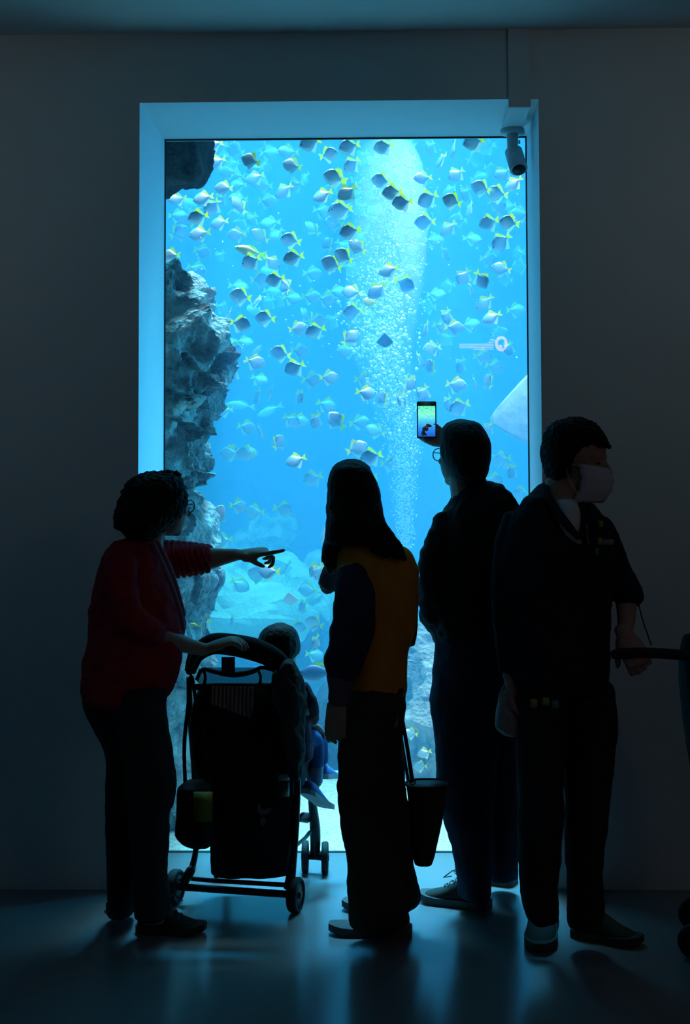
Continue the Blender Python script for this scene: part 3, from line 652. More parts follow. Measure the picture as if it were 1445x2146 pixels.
# pushchair with the child
ps = empty('pushchair', floor_pt(490, 1890), 'black pushchair with folded canopy, standing between the two women', 'pushchair')
RR, RL, FR = floor_pt(619, 1912), floor_pt(367, 1894), floor_pt(660, 1829)
axd = (RR-RL).normalized(); fwd = Vector((-axd.y, axd.x, 0))
FL = FR-axd*(RR-RL).length*.80
def wheel(c, r, wd, root, ax=axd):
    bm = bmesh.new(); n_ = 26
    prof = [(-.5, .80), (-.5, .93), (-.33, 1.0), (.33, 1.0), (.5, .93), (.5, .80)]
    up = Vector((0, 0, 1)); fw = ax.cross(up).normalized(); rings = []
    for k in range(n_):
        a = 2*math.pi*k/n_; d = fw*math.cos(a)+up*math.sin(a)
        rings.append([bm.verts.new(c+ax*o_*wd+d*r*rr) for o_, rr in prof])
    for k in range(n_):
        A, B = rings[k], rings[(k+1) % n_]
        for j in range(len(prof)): bm.faces.new((A[j], A[(j+1) % 6], B[(j+1) % 6], B[j]))
    wo = plain('wheel', bm, M_RUBBER, root)
    bm = bmesh.new(); cyl(bm, c-ax*wd*.35, c+ax*wd*.35, r*.82, 24); cyl(bm, c-ax*wd*.62, c+ax*wd*.62, r*.22, 14)
    plain('hub', bm, M_BLACK, wo)
r1 = .062
for p_ in (RR, RL): wheel(p_+Vector((0, 0, r1)), r1, .036, ps)
for p_ in (FR, FL):
    for s_ in (1, -1): wheel(p_+axd*s_*.041+Vector((0, 0, r1)), r1, .026, ps, Vector((1, .03, 0)).normalized())
bm = bmesh.new(); cyl(bm, RL+Vector((0, 0, r1)), RR+Vector((0, 0, r1)), .013, 12); plain('rear_axle', bm, M_BLACK, ps)
y0, y1 = RR.y, RL.y
pipe('cross_bar', [(392, 1840, y1+.02, 5), (440, 1845, y1, 5), (520, 1850, (y0+y1)/2, 5), (603, 1855, y0+.02, 5)], M_BLACK, ps)
pipe('brake_pedal', [(452, 1838, y1+.02, 5), (462, 1822, y1+.06, 4), (480, 1815, y1+.1, 4)], M_BLACK, ps)
pipe('rear_leg', [(384, 1850, RL.y, 10), (399, 1825, RL.y, 10), (404, 1812, RL.y+.01, 7), (411, 1765, RL.y+.03, 6), (408, 1640, RL.y+.04, 6), (398, 1500, RL.y+.0, 6), (396, 1420, RL.y-.06, 6)], M_BLACK, ps)
pipe('rear_leg', [(603, 1862, RR.y, 10), (609, 1838, RR.y, 10), (613, 1815, RR.y+.01, 8), (622, 1680, RR.y+.04, 7), (621, 1520, RR.y+.0, 7), (607, 1400, RR.y-.06, 7)], M_BLACK, ps)
pipe('front_leg', [(660, 1790, FR.y, 10), (660, 1740, FR.y-.01, 11), (655, 1690, FR.y-.03, 9), (648, 1630, FR.y-.08, 7), (640, 1560, FR.y-.18, 7), (624, 1480, RR.y+.05, 7)], M_BLACK, ps)
fl = [(W(500, 1790, FL.y), .018)]
bm = bmesh.new(); a_ = FL+Vector((0, 0, .07)); b_ = W(470, 1560, FL.y-.1)
tube(bm, [(a_, .018, .018), (a_+(b_-a_)*.3, .018, .018), (a_+(b_-a_)*.6, .014, .014), (b_, .013, .013)]); plain('front_leg', bm, M_BLACK, ps)
for p_ in (FR, FL):
    bm = bmesh.new(); q = p_+Vector((0, 0, r1+.004)); cyl(bm, q-axd*.03, q+axd*.03, .016, 12); plain('front_hub', bm, M_BLACK, ps)
pipe('foot_rest', [(628, 1712, FR.y-.1, 12), (650, 1715, FR.y-.02, 12)], M_STEEL, ps, flat=.3)
pipe('brace', [(620, 1772, RR.y+.06, 4), (640, 1755, FR.y-.12, 4), (655, 1735, FR.y-.02, 4)], M_BLACK, ps)
bm = bmesh.new(); rows(bm, y0+.09, [(1438, 418, 604, .05), (1475, 404, 612, .07), (1540, 398, 618, .09), (1600, 404, 620, .10), (1645, 420, 620, .10), (1700, 438, 620, .10), (1790, 441, 616, .09), (1830, 443, 612, .06)], power=.6)
sb_ = solid('seat_back', bm, M_BFAB, ps, voxel=.008, smooth=2, folds=.012, fscale=.08)
bm = bmesh.new(); rows(bm, y0+.26, [(1560, 430, 632, .12), (1600, 430, 640, .17), (1640, 440, 640, .16)], power=.6); solid('seat', bm, M_BFAB, ps, voxel=.01, smooth=2)
pipe('folded_canopy', [(398, 1408, y0-.05, 12), (412, 1372, y0-.05, 17), (445, 1350, y0-.06, 22), (490, 1352, y0-.06, 23), (535, 1362, y0-.04, 24), (575, 1380, y0-.02, 21), (600, 1402, y0+.0, 15), (612, 1430, y0+.02, 10)], M_BFAB, ps, flat=.9, n=6, seg=16)
pipe('push_handle', [(396, 1410, y0-.07, 7), (408, 1375, y0-.11, 8), (440, 1356, y0-.13, 9), (480, 1356, y0-.13, 9), (505, 1368, y0-.11, 8)], M_RUBBER, ps)
# organiser pockets behind the handle
m, n, l, b = nodes('black_mesh_net'); b.inputs['Base Color'].default_value = (.01, .01, .012, 1); b.inputs['Roughness'].default_value = .9; b.inputs['Alpha'].default_value = .55; b.inputs['Specular IOR Level'].default_value = .1
bm = bmesh.new()
def sheet(bm, pts, y):
    vs = [bm.verts.new(W(a, b_, y)) for a, b_ in pts]; bm.faces.new(vs)
sheet(bm, [(416, 1402), (432, 1399), (548, 1399), (600, 1420), (600, 1440), (424, 1440), (410, 1425)], y0-.03)
og = plain('mesh_organiser', bm, m, ps, smooth=False); so = og.modifiers.new('net', 'SOLIDIFY'); so.thickness = .002
for kz in ([(412, 1425, 4), (424, 1403, 4), (450, 1408, 5), (490, 1414, 6), (528, 1408, 5), (548, 1399, 4), (575, 1405, 4)], [(425, 1402, 3), (430, 1420, 3), (426, 1440, 4)], [(540, 1404, 3), (546, 1420, 3), (542, 1440, 4)], [(410, 1440, 7), (470, 1437, 5), (545, 1438, 5), (604, 1442, 7)]):
    pipe('organiser_rim', [(a, b_, y0-.034, r_) for a, b_, r_ in kz], M_BFAB, ps)
M_PRINT = mat('faded_white_print', (.16, .12, .13), .9)
for pp in ([(540, 1683), (546, 1690), (548, 1697), (566, 1694), (569, 1697), (560, 1706), (545, 1708), (539, 1700)], [(545, 1716), (552, 1712), (558, 1722), (552, 1732), (545, 1728)]):
    bm = bmesh.new(); f_ = bm.faces.new([bm.verts.new(W(a, b_, y0-.024)) for a, b_ in pp])
    ex = bmesh.ops.extrude_face_region(bm, geom=[f_]); bmesh.ops.translate(bm, verts=[v for v in ex['geom'] if isinstance(v, bmesh.types.BMVert)], vec=(0, .02, 0))
    plain('printed_motif', bm, M_PRINT, ps, smooth=False)
# things hung on the pushchair
t = empty('shoulder_bag', W(408, 1771, y0-.075), 'black shoulder bag with a yellow-green tag hung on the pushchair\'s rear leg', 'bag')
YG = y0-.075
bm = bmesh.new(); rows(bm, YG, [(1640, 384, 440, .05), (1655, 374, 446, .07), (1700, 371, 447, .075), (1745, 369, 447, .075), (1760, 378, 447, .07), (1771, 390, 444, .05)], power=.7)
solid('bag_body', bm, M_BFAB, t, voxel=.007, smooth=2, folds=.012, fscale=.05)
decal('yellow_tag', 425, 1691, YG-.076, 40, 62, mat('yellow_green_plastic', (.16, .17, .008), .7), t, d=.004)
pipe('bag_strap', [(388, 1645, YG, 4), (386, 1560, YG, 4), (394, 1480, YG+.01, 4), (400, 1414, YG+.01, 4), (412, 1480, YG, 4), (428, 1560, YG, 4), (436, 1645, YG, 4)], M_BFAB, t, flat=.4)
m, n, l, b = nodes('striped_cloth')
tc = n.new('ShaderNodeTexCoord'); wv = n.new('ShaderNodeTexWave'); wv.inputs['Scale'].default_value = 22; wv.bands_direction = 'X'; l.new(tc.outputs['Object'], wv.inputs['Vector'])
rp = n.new('ShaderNodeValToRGB'); rp.color_ramp.interpolation = 'CONSTANT'; rp.color_ramp.elements[0].color = (.30, .28, .30, 1); rp.color_ramp.elements[1].position = .5; rp.color_ramp.elements[1].color = (.16, .045, .035, 1)
l.new(wv.outputs['Fac'], rp.inputs[0]); l.new(rp.outputs[0], b.inputs['Base Color']); b.inputs['Roughness'].default_value = .95
t = empty('striped_cloth', W(488, 1495, y0-.04), 'folded red and grey striped cloth tucked behind the pushchair handle', 'cloth')
bm = bmesh.new(); G = []
for j in range(9):
    G.append([])
    for i in range(25):
        u, v = i/24, j/8
        px = 443+92*u-3*v*(1-u)+(-10*v*u); py = 1437+2*u+(48+18*u)*v-10*v*(1-u)
        G[-1].append(bm.verts.new(W(px, py, y0-.045+.006*math.sin(u*50)-.012*v)))
for j in range(8):
    for i in range(24): bm.faces.new((G[j][i], G[j][i+1], G[j+1][i+1], G[j+1][i]))
o = plain('cloth', bm, m, t); so = o.modifiers.new('cloth', 'SOLIDIFY'); so.thickness = .006
t = empty('drinks_bottle', W(593, 1668, y0-.05), 'drinks bottle with pale lid in the pushchair\'s cup holder', 'bottle')
bm = bmesh.new(); cyl(bm, W(594, 1668, y0-.05), W(594, 1634, y0-.05), 12*M_PX(y0), 20); plain('bottle_body', bm, mat('dark_amber_plastic', (.05, .04, .015), .4), t)
bm = bmesh.new(); cyl(bm, W(594, 1634, y0-.05), W(594, 1624, y0-.05), 12.5*M_PX(y0), 20, 10*M_PX(y0)); plain('bottle_lid', bm, mat('pale_grey_lid', (.30, .34, .34), .5), t)
t = empty('draped_jacket', W(620, 1640, y0+.02), 'dark grey jacket draped over the child side of the pushchair frame', 'jacket')
bm = bmesh.new(); rows(bm, y0-.03, [(1390, 590, 618, .04), (1420, 575, 632, .07), (1460, 572, 640, .085), (1520, 590, 636, .08), (1580, 602, 636, .07), (1630, 612, 632, .05)])
solid('jacket_cloth', bm, mat('dark_slate_cloth', (.035, .045, .048), .9, spec=.15), t, voxel=.007, smooth=2, folds=.035, fscale=.05)
pipe('jacket_strap', [(600, 1392, y0-.06, 4), (612, 1396, y0-.07, 4), (616, 1420, y0-.07, 4), (606, 1436, y0-.08, 4), (612, 1452, y0-.08, 4)], mat('grey_webbing', (.22, .24, .25), .8), t, flat=.4)
t = empty('hang_tag', W(478, 1412, y0-.09), 'small dark red card tag dangling under the folded canopy', 'tag')
c = W(478, 1394, y0-.085); bm = bmesh.new(); box_bm(bm, c.x-.024, c.x+.024, c.y-.002, c.y+.002, c.z-.029, c.z+.029, .001)
plain('card', bm, mat('dark_red_card', (.10, .025, .03), .8), t)
c = W(478, 1396, y0-.088); bm = bmesh.new(); box_bm(bm, c.x-.011, c.x+.011, c.y-.002, c.y+.0005, c.z-.013, c.z+.013); plain('card_print', bm, M_BLACK, t, smooth=False)

# the child
YK = RR.y+.22
kb = W(600, 1560, YK)
bm = bmesh.new(); hK = W(586, 1358, YK); MK = frame(hK, (.80, .58, -.02)); HK = .176
head(bm, MK, HK)
limb(bm, [(585, 1380, YK, 20), (592, 1410, YK, 22), (598, 1440, YK, 30)])
rows(bm, YK, [(1425, 570, 625, .05), (1460, 560, 640, .08), (1540, 560, 650, .09), (1590, 560, 655, .08)], scale=.85)
limb(bm, [(628, 1445, YK-.06, 14), (640, 1480, YK-.05, 15), (650, 1505, YK+.02, 12), (654, 1515, YK+.08, 9)])
hand(bm, W(654, 1517, YK+.08), (.3, .6, -.5), (0, -.3, -1), 1, .62)
limb(bm, [(625, 1570, YK-.04, 14), (645, 1558, YK+.03, 13), (656, 1566, YK+.07, 12), (662, 1620, YK+.10, 10), (660, 1650, YK+.10, 9)])
limb(bm, [(625, 1565, YK+.08, 14), (656, 1552, YK+.16, 12), (668, 1566, YK+.2, 11), (675, 1605, YK+.22, 9)])
pK = solid('person', bm, M_SKIN, base=kb, voxel=.0045, smooth=2)
tag(pK, 'toddler with short dark hair sitting in the pushchair facing the tank', 'person')
bm = bmesh.new(); rows(bm, YK-.005, [(1308, 572, 600, .03), (1314, 557, 613, .06), (1328, 544, 624, .082), (1348, 539, 629, .088), (1366, 540, 628, .085, -.005), (1384, 546, 612, .075, -.02), (1398, 556, 600, .055, -.03)])
solid('hair', bm, M_HAIR, pK, voxel=.005, smooth=2, folds=.004, fscale=.02)
M_KID = mat('dark_plum_jacket', (.045, .012, .030), .85, spec=.15)
bm = bmesh.new(); rows(bm, YK, [(1420, 572, 628, .06), (1445, 562, 640, .085), (1500, 556, 648, .10), (1560, 556, 655, .10), (1590, 560, 655, .09)])
limb(bm, [(628, 1438, YK-.06, 19), (642, 1470, YK-.05, 21), (652, 1495, YK+.0, 18), (654, 1508, YK+.05, 14)])
solid('jacket', bm, M_KID, pK, voxel=.007, smooth=2, folds=.012, fscale=.05)
M_JEANK = mat('blue_child_jeans', (.03, .075, .20), .9, bump=.2, bscale=150, spec=.15)
bm = bmesh.new()
limb(bm, [(618, 1570, YK-.04, 22), (640, 1552, YK+.03, 21), (656, 1552, YK+.07, 20), (663, 1580, YK+.09, 17), (661, 1612, YK+.10, 15)], n=5)
limb(bm, [(618, 1565, YK+.08, 22), (655, 1540, YK+.15, 20), (668, 1552, YK+.19, 18), (673, 1580, YK+.21, 15), (675, 1598, YK+.22, 13)], n=5)
solid('jeans', bm, M_JEANK, pK, voxel=.006, smooth=2)
bm = bmesh.new(); limb(bm, [(661, 1606, YK+.10, 16.5), (661, 1640, YK+.10, 14.5)]); plain('turn_up', bm, mat('pale_denim_turn_up', (.16, .22, .30), .9), pK)
M_KSH = mat('blue_child_shoe', (.03, .11, .36), .7); M_KSO = mat('pale_rubber_sole', (.34, .34, .34), .8)
shoe(pK, W(640, 1664, YK+.02), W(692, 1702, YK+.16), .068, .062, M_KSH, M_KSO, None, .02)
shoe(pK, W(668, 1632, YK+.20), W(708, 1630, YK+.34), .068, .055, M_KSH, M_KSO, None, .02)
bm = bmesh.new(); limb(bm, [(662, 1640, YK+.10, 10), (663, 1646, YK+.10, 10.5)]); plain('sock', bm, mat('lime_sock', (.25, .45, .05), .9), pK)

# second pushchair, cut by the frame
YS = YE-.02
pz = empty('pushchair', floor_pt(1480, 1990), 'black pushchair at the picture\'s right edge, its handle under the masked man\'s hand', 'pushchair')
pipe('push_handle', [(1282, 1372, YS-.10, 9), (1300, 1370, YS-.10, 11), (1350, 1368, YS-.10, 11), (1420, 1372, YS-.08, 11), (1480, 1380, YS-.04, 10)], M_RUBBER, pz)
bm = bmesh.new(); rows(bm, YS, [(1332, 1430, 1560, .05), (1380, 1426, 1600, .13), (1460, 1430, 1620, .17), (1600, 1450, 1640, .18), (1680, 1470, 1640, .16)], power=.7)
solid('seat_and_canopy', bm, M_BFAB, pz, voxel=.012, smooth=2)
for a_, b_ in (((1470, 1640), (1455, 1980)), ((1600, 1640), (1640, 1980))):
    for dy in (-.14, .16):
        pipe('frame_leg', [(a_[0], a_[1], YS+dy*.6, 6), (b_[0], b_[1]-20, floor_y(b_[0], b_[1])+dy, 6)], M_BLACK, pz)
        q = W(b_[0], b_[1]-20, floor_y(b_[0], b_[1])+dy); q.z = .055
        wheel(q, .055, .03, pz, Vector((0, 1, 0)))

# cable duct and security camera
dx0, dx1 = W(1064, 150, WY).x, W(1110, 150, WY).x
tag(box('trim_1', dx0, dx1, WY-.018, WY, WZ-.036, CEIL, M_WALL), kind='structure')
tag(box('trim_2', dx0, dx1-.004, WY, WY+.40, WZ-.036, WZ, M_REVEAL), kind='structure')
YV = WY+.32
sc_ = empty('security_camera', W(1072, 275, YV), 'white bullet security camera hanging from the window\'s top corner', 'camera')
M_CAM = mat('white_camera_plastic', (.55, .56, .58), .4)
zt = WZ-.036
cx_ = (dx0+dx1)/2-.004
bm = bmesh.new(); cyl(bm, (cx_, YV, zt), (cx_, YV, zt-.018), .050, 28); plain('mount_plate', bm, M_CAM, sc_)
bm = bmesh.new(); cyl(bm, (cx_, YV, zt-.018), (cx_, YV, zt-.085), .024, 20, .022); ell(bm, Matrix.Identity(4), (cx_, YV, zt-.09), (.024, .024, .022), 14); plain('mount_arm', bm, M_CAM, sc_)
ca = Vector((cx_+.006, YV+.03, zt-.085)); cb = ca+Vector((.016, -.06, -.085))
bm = bmesh.new(); cyl(bm, ca, cb, .037, 26); cyl(bm, cb, cb+(cb-ca).normalized()*.004, .037, 26, .032); plain('camera_body', bm, M_CAM, sc_)
bm = bmesh.new(); q = (cb-ca).normalized(); cyl(bm, cb+q*.002, cb+q*.007, .028, 22); plain('lens', bm, M_BLACK, sc_)
bm = bmesh.new(); cyl(bm, (cx_+.024, YV-.004, zt-.052), (cx_+.031, YV-.004, zt-.052), .008, 12); plain('joint_screw', bm, M_CAM, sc_)
# ---------------------------------------------------------------- rocks in the tank
def rock_mat(name, c0, c1, scale=3.0, bump=1.0):
    m, n, l, b = nodes(name); b.inputs['Roughness'].default_value = .95; b.inputs['Specular IOR Level'].default_value = .1
    tc = n.new('ShaderNodeTexCoord'); z = n.new('ShaderNodeTexNoise'); z.inputs['Scale'].default_value = scale; z.inputs['Detail'].default_value = 9; z.inputs['Roughness'].default_value = .65
    l.new(tc.outputs['Object'], z.inputs['Vector']); r = n.new('ShaderNodeValToRGB')
    r.color_ramp.elements[0].position = .35; r.color_ramp.elements[0].color = (*c0, 1); r.color_ramp.elements[1].position = .65; r.color_ramp.elements[1].color = (*c1, 1)
    l.new(z.outputs['Fac'], r.inputs[0]); l.new(r.outputs[0], b.inputs['Base Color'])
    z2 = n.new('ShaderNodeTexNoise'); z2.inputs['Scale'].default_value = scale*9; z2.inputs['Detail'].default_value = 8; l.new(tc.outputs['Object'], z2.inputs['Vector'])
    u = n.new('ShaderNodeBump'); u.inputs['Strength'].default_value = bump; u.inputs['Distance'].default_value = .03; l.new(z2.outputs['Fac'], u.inputs['Height']); l.new(u.outputs['Normal'], b.inputs['Normal'])
    return m
M_ROCK = rock_mat('grey_reef_rock', (.07, .07, .065), (.58, .57, .52), 5, 1.0)
M_ROCKD = rock_mat('dark_reef_rock', (.02, .022, .022), (.09, .09, .085), 4, 1.0)  # dark stones; also carries the shade on the overhang and below the ledge
M_REEF = rock_mat('pale_reef_rock', (.30, .34, .26), (.60, .62, .50), 2.2, .8)
def rock(name, Y, keys, m, label, seed=0, amp=.06, voxel=.02, freq=3.0, crag=.5, strata=0.0, cat='rock', group=None):
    bm = bmesh.new(); rows(bm, Y, keys, n=5, seg=24, power=.85)
    bmesh.ops.subdivide_edges(bm, edges=bm.edges, cuts=1, use_grid_fill=True)
    bmesh.ops.triangulate(bm, faces=bm.faces)
    bmesh.ops.subdivide_edges(bm, edges=[e for e in bm.edges if e.calc_length() > voxel*2.2], cuts=2)
    bmesh.ops.triangulate(bm, faces=bm.faces)
    bmesh.ops.subdivide_edges(bm, edges=[e for e in bm.edges if e.calc_length() > voxel*1.6], cuts=1)
    bm.normal_update()
    off = Vector((seed*7.3, seed*3.1, seed*1.7))
    mv = []
    for v in bm.verts:
        p = v.co*freq+off
        d = noise.fractal(p, .9, 2.1, 6)*amp*.8
        d += (abs(noise.noise(p*1.7+Vector((5, 1, 2))))-.25)*amp*crag*2.4
        c_ = noise.cell(Vector((p.x*1.6, p.y*1.6, p.z*1.2))+Vector([noise.noise(p*1.1+Vector((k*9, 0, 0)))*.8 for k in range(3)]))
        d += (c_-.5)*amp*crag
        c2 = noise.cell(Vector((p.x*3.1, p.y*3.1, p.z*2.6))+Vector([noise.noise(p*2.3+Vector((k*5, 3, 1)))*.9 for k in range(3)]))
        d += (c2-.5)*amp*crag*.16
        if strata: d += strata*math.sin(v.co.z*55+noise.noise(p*.7)*4)
        mv.append(v.normal*d)
    for v, q in zip(bm.verts, mv): v.co += q
    lo = min(v.co.z for v in bm.verts); cx = sum(v.co.x for v in bm.verts)/len(bm.verts)
    o = plain(name, bm, m, None, base=Vector((cx, Y, lo)), smooth=True)
    for p in o.data.polygons: p.use_smooth = True
    o.data.set_sharp_from_angle(angle=math.radians(38)) if hasattr(o.data, 'set_sharp_from_angle') else None
    return tag(o, label, cat, group)
rock('reef_rock', 6.52, [(592, 250, 390, .14), (606, 230, 405, .20), (650, 220, 418, .24), (685, 215, 433, .26), (719, 215, 447, .27), (762, 215, 444, .27), (803, 215, 434, .26), (840, 215, 430, .25), (870, 215, 423, .24), (911, 215, 416, .23), (958, 215, 412, .22), (985, 215, 402, .20), (1030, 215, 400, .19), (1065, 215, 398, .19), (1100, 240, 370, .14)], M_ROCK, 'tall craggy grey rock behind the left edge of the glass, above the older woman', 1, .078, .013, 4.2, .85, .004)
rock('reef_stone', 6.45, [(585, 300, 378, .06), (592, 290, 388, .10), (604, 285, 392, .11), (612, 290, 385, .08)], M_ROCKD, 'dark flat stone lying on top of the tall craggy rock', 14, .012, .012, 6.0, .4)
rock('reef_rock', 6.60, [(1064, 250, 405, .12), (1075, 240, 418, .20), (1099, 230, 436, .24), (1125, 230, 434, .25), (1160, 230, 440, .26), (1196, 230, 444, .27), (1215, 230, 452, .27), (1243, 230, 436, .26), (1270, 230, 416, .25), (1300, 230, 409, .25), (1328, 230, 418, .26), (1360, 230, 428, .28)], M_ROCK, 'rounded grey rock at the left of the glass behind the pointing arm', 2, .045, .014, 4.0, .5)
rock('reef_rock', 6.72, [(1352, 200, 430, .2), (1420, 200, 400, .26), (1470, 200, 388, .28), (1530, 200, 386, .28), (1600, 200, 415, .3), (1680, 200, 442, .3), (1740, 200, 452, .3), (1790, 200, 452, .3)], M_ROCK, 'lower dark rock standing on the gravel between the older woman and the pushchair', 3, .06, .016, 3.5, .6)
rock('overhanging_rock', 6.42, [(120, 200, 470, .16), (230, 200, 455, .18), (294, 200, 437, .19), (327, 200, 432, .18), (360, 200, 424, .17), (380, 205, 410, .15), (394, 215, 372, .12), (404, 225, 352, .08)], M_ROCKD, 'dark overhanging rock in the top left corner of the glass', 4, .028, .014, 4.0, .7)  # shade on this backlit block is put into its dark colour
rock('reef_boulder', 8.25, [(1425, 690, 745, .25), (1450, 672, 775, .45), (1490, 658, 800, .55), (1530, 664, 810, .55), (1575, 690, 815, .5), (1600, 700, 815, .4)], M_ROCKD, 'smooth blue grey boulder behind the hand of the woman in ochre', 5, .03, .03, 2.5, .2)
rock('reef_boulder', 8.3, [(1322, 880, 990, .25), (1345, 850, 1040, .45), (1400, 828, 1060, .6), (1480, 815, 1070, .65), (1560, 815, 1070, .6), (1625, 830, 1060, .5)], M_ROCK, 'rugged boulder on the gravel between the woman in ochre and the man with the phone', 6, .08, .028, 3.0, .8)
rock('reef_ledge', 11.6, [(1205, 520, 600, .2), (1222, 440, 660, .9), (1260, 400, 690, 1.3), (1295, 390, 670, 1.2), (1312, 410, 640, .9)], M_REEF, 'broad pale reef ledge far back below the pointing hand', 7, .14, .06, 1.6, .5)
rock('reef_rock', 11.7, [(1285, 400, 650, .8), (1310, 380, 690, 1.0), (1360, 360, 720, 1.1), (1440, 350, 740, 1.2)], M_ROCKD, 'dark rock standing in for the shade under the broad pale ledge', 12, .12, .06, 1.6, .5)  # added dark shape, its colour stands in for shade below the ledge
rock('reef_ledge', 13.6, [(1100, 585, 606, .15), (1115, 545, 604, .2), (1135, 500, 590, .3), (1160, 470, 580, .4), (1195, 450, 620, .5), (1230, 440, 680, .6), (1400, 440, 720, .6)], M_ROCK, 'faint slanting reef ridge seen just above the pointing hand', 8, .10, .06, 1.5, .5)
rock('reef_ledge', 12.6, [(1180, 640, 760, .3), (1200, 600, 800, .5), (1260, 620, 850, .6), (1400, 640, 900, .7)], M_ROCK, 'faint reef ridge left of the long haired woman\'s shoulder', 9, .10, .06, 1.5, .5)

# ---------------------------------------------------------------- bubbles
m, n, l, b = nodes('air_bubble'); b.inputs['Base Color'].default_value = (.95, .98, 1, 1); b.inputs['Roughness'].default_value = .15; b.inputs['Specular IOR Level'].default_value = 1.0
M_BUB = m
rng = random.Random(5)
path = [(330, 812, 60), (400, 815, 68), (500, 815, 72), (600, 803, 72), (700, 798, 62), (760, 805, 52), (820, 818, 46), (900, 842, 36), (1000, 846, 26), (1080, 846, 20), (1150, 850, 12)]
ico = bmesh.new(); bmesh.ops.create_icosphere(ico, subdivisions=1, radius=1); IV = [v.co.copy() for v in ico.verts]; IF = [[v.index for v in f.verts] for f in ico.faces]; ico.free()
bv, bf = [], []
def path_at(y):
    for a, b_ in zip(path, path[1:]):
        if a[0] <= y <= b_[0]:
            t = (y-a[0])/(b_[0]-a[0]); return a[1]+(b_[1]-a[1])*t, a[2]+(b_[2]-a[2])*t
    return path[-1][1:]
for k in range(5200):
    y = 340+810*rng.random()**1.0
    cx, hw_ = path_at(y)
    px = cx+max(-1.3, min(1.3, rng.gauss(0, .52)))*hw_
    Y = 7.75+rng.gauss(0, .5)*hw_*M_PX(7.7)
    big = math.exp(-((y-690)/130)**2)
    r_ = (.0025+.004*rng.random()**3+big*.007*rng.random()**6)*(0.8 if y < 480 else 1)
    c = W(px, y, Y); i0 = len(bv)
    bv.extend([c+v*r_ for v in IV]); bf.extend([[i+i0 for i in f] for f in IF])
for k in range(420):
    y = rng.gauss(715, 85); cx, hw_ = path_at(max(340, min(1140, y)))
    c = W(cx+rng.gauss(0, .5)*hw_, y, 7.5+rng.gauss(0, .08)); r_ = rng.uniform(.006, .013); i0 = len(bv)
    bv.extend([c+v*r_ for v in IV]); bf.extend([[i+i0 for i in f] for f in IF])
for k in range(160):
    c = W(rng.uniform(360, 1090), rng.uniform(310, 760), rng.uniform(6.6, 8.0)); r_ = .0025+.0025*rng.random(); i0 = len(bv)
    bv.extend([c+v*r_ for v in IV]); bf.extend([[i+i0 for i in f] for f in IF])
o = mesh('air_bubbles', bv, bf, M_BUB, smooth=True); tag(o, 'rising column of tiny white air bubbles in the water', 'bubbles', kind='stuff')
m, n, l, b = nodes('bubble_mist'); n.remove(b)
vs = n.new('ShaderNodeVolumeScatter'); vs.inputs['Color'].default_value = (.8, .97, 1, 1); vs.inputs['Density'].default_value = 1.1; l.new(vs.outputs[0], n['Material Output'].inputs['Volume'])
bm = bmesh.new()
tube(bm, [(W(cx, y, 7.75), hw_*1.15*M_PX(7.75), hw_*M_PX(7.75)) for y, cx, hw_ in lerp_rows(path, 3)], seg=18)
tube(bm, [(W(cx, y, 7.75), hw_*M_PX(7.75), hw_*.9*M_PX(7.75)) for y, cx, hw_ in lerp_rows([(440, 816, 3), (500, 814, 16), (560, 806, 38), (620, 802, 52), (700, 798, 54), (760, 805, 46), (820, 818, 38), (900, 842, 24), (980, 846, 6)], 3)], seg=18)
o = plain('bubble_haze', bm, m); tag(o, 'misty haze of the finest bubbles along the rising column', 'bubbles', kind='stuff')

# ---------------------------------------------------------------- fish
def fish_mat(name, top, mid, low, metal=.35, rough=.38):
    m, n, l, b = nodes(name); b.inputs['Roughness'].default_value = rough; b.inputs['Metallic'].default_value = metal
    tc = n.new('ShaderNodeTexCoord'); se = n.new('ShaderNodeSeparateXYZ'); l.new(tc.outputs['Generated'], se.inputs[0])
    r = n.new('ShaderNodeValToRGB'); e = r.color_ramp.elements; e[0].position = .1; e[0].color = (*low, 1); e[1].position = .95; e[1].color = (*top, 1)
    q = e.new(.62); q.color = (*mid, 1)
    l.new(se.outputs['Z'], r.inputs[0]); l.new(r.outputs[0], b.inputs['Base Color']); return m
M_SILVER = fish_mat('silver_scales', (.09, .13, .14), (.36, .42, .44), (.50, .54, .54), .55, .34)
def fin_mat(name, col):
    m, n, l, b = nodes(name); n.remove(b)
    d = n.new('ShaderNodeBsdfDiffuse'); t = n.new('ShaderNodeBsdfTranslucent'); x = n.new('ShaderNodeMixShader')
    d.inputs[0].default_value = t.inputs[0].default_value = (*col, 1); x.inputs[0].default_value = .5
    l.new(d.outputs[0], x.inputs[1]); l.new(t.outputs[0], x.inputs[2]); l.new(x.outputs[0], n['Material Output'].inputs['Surface']); return m
M_FIN = fin_mat('yellow_fin', (.95, .80, .03)); M_FINW = fin_mat('clear_white_fin', (.70, .76, .66))
M_EYE = mat('black_fish_eye', (.01, .01, .012), .15)
UP = [(0, .015), (.04, .075), (.10, .14), (.18, .205), (.30, .27), (.42, .30), (.55, .285), (.68, .225), (.80, .14), (.90, .065), (1, .04)]
LO = [(0, .015), (.04, .06), (.10, .115), (.18, .18), (.30, .25), (.42, .295), (.55, .295), (.68, .235), (.80, .14), (.90, .06), (1, .04)]
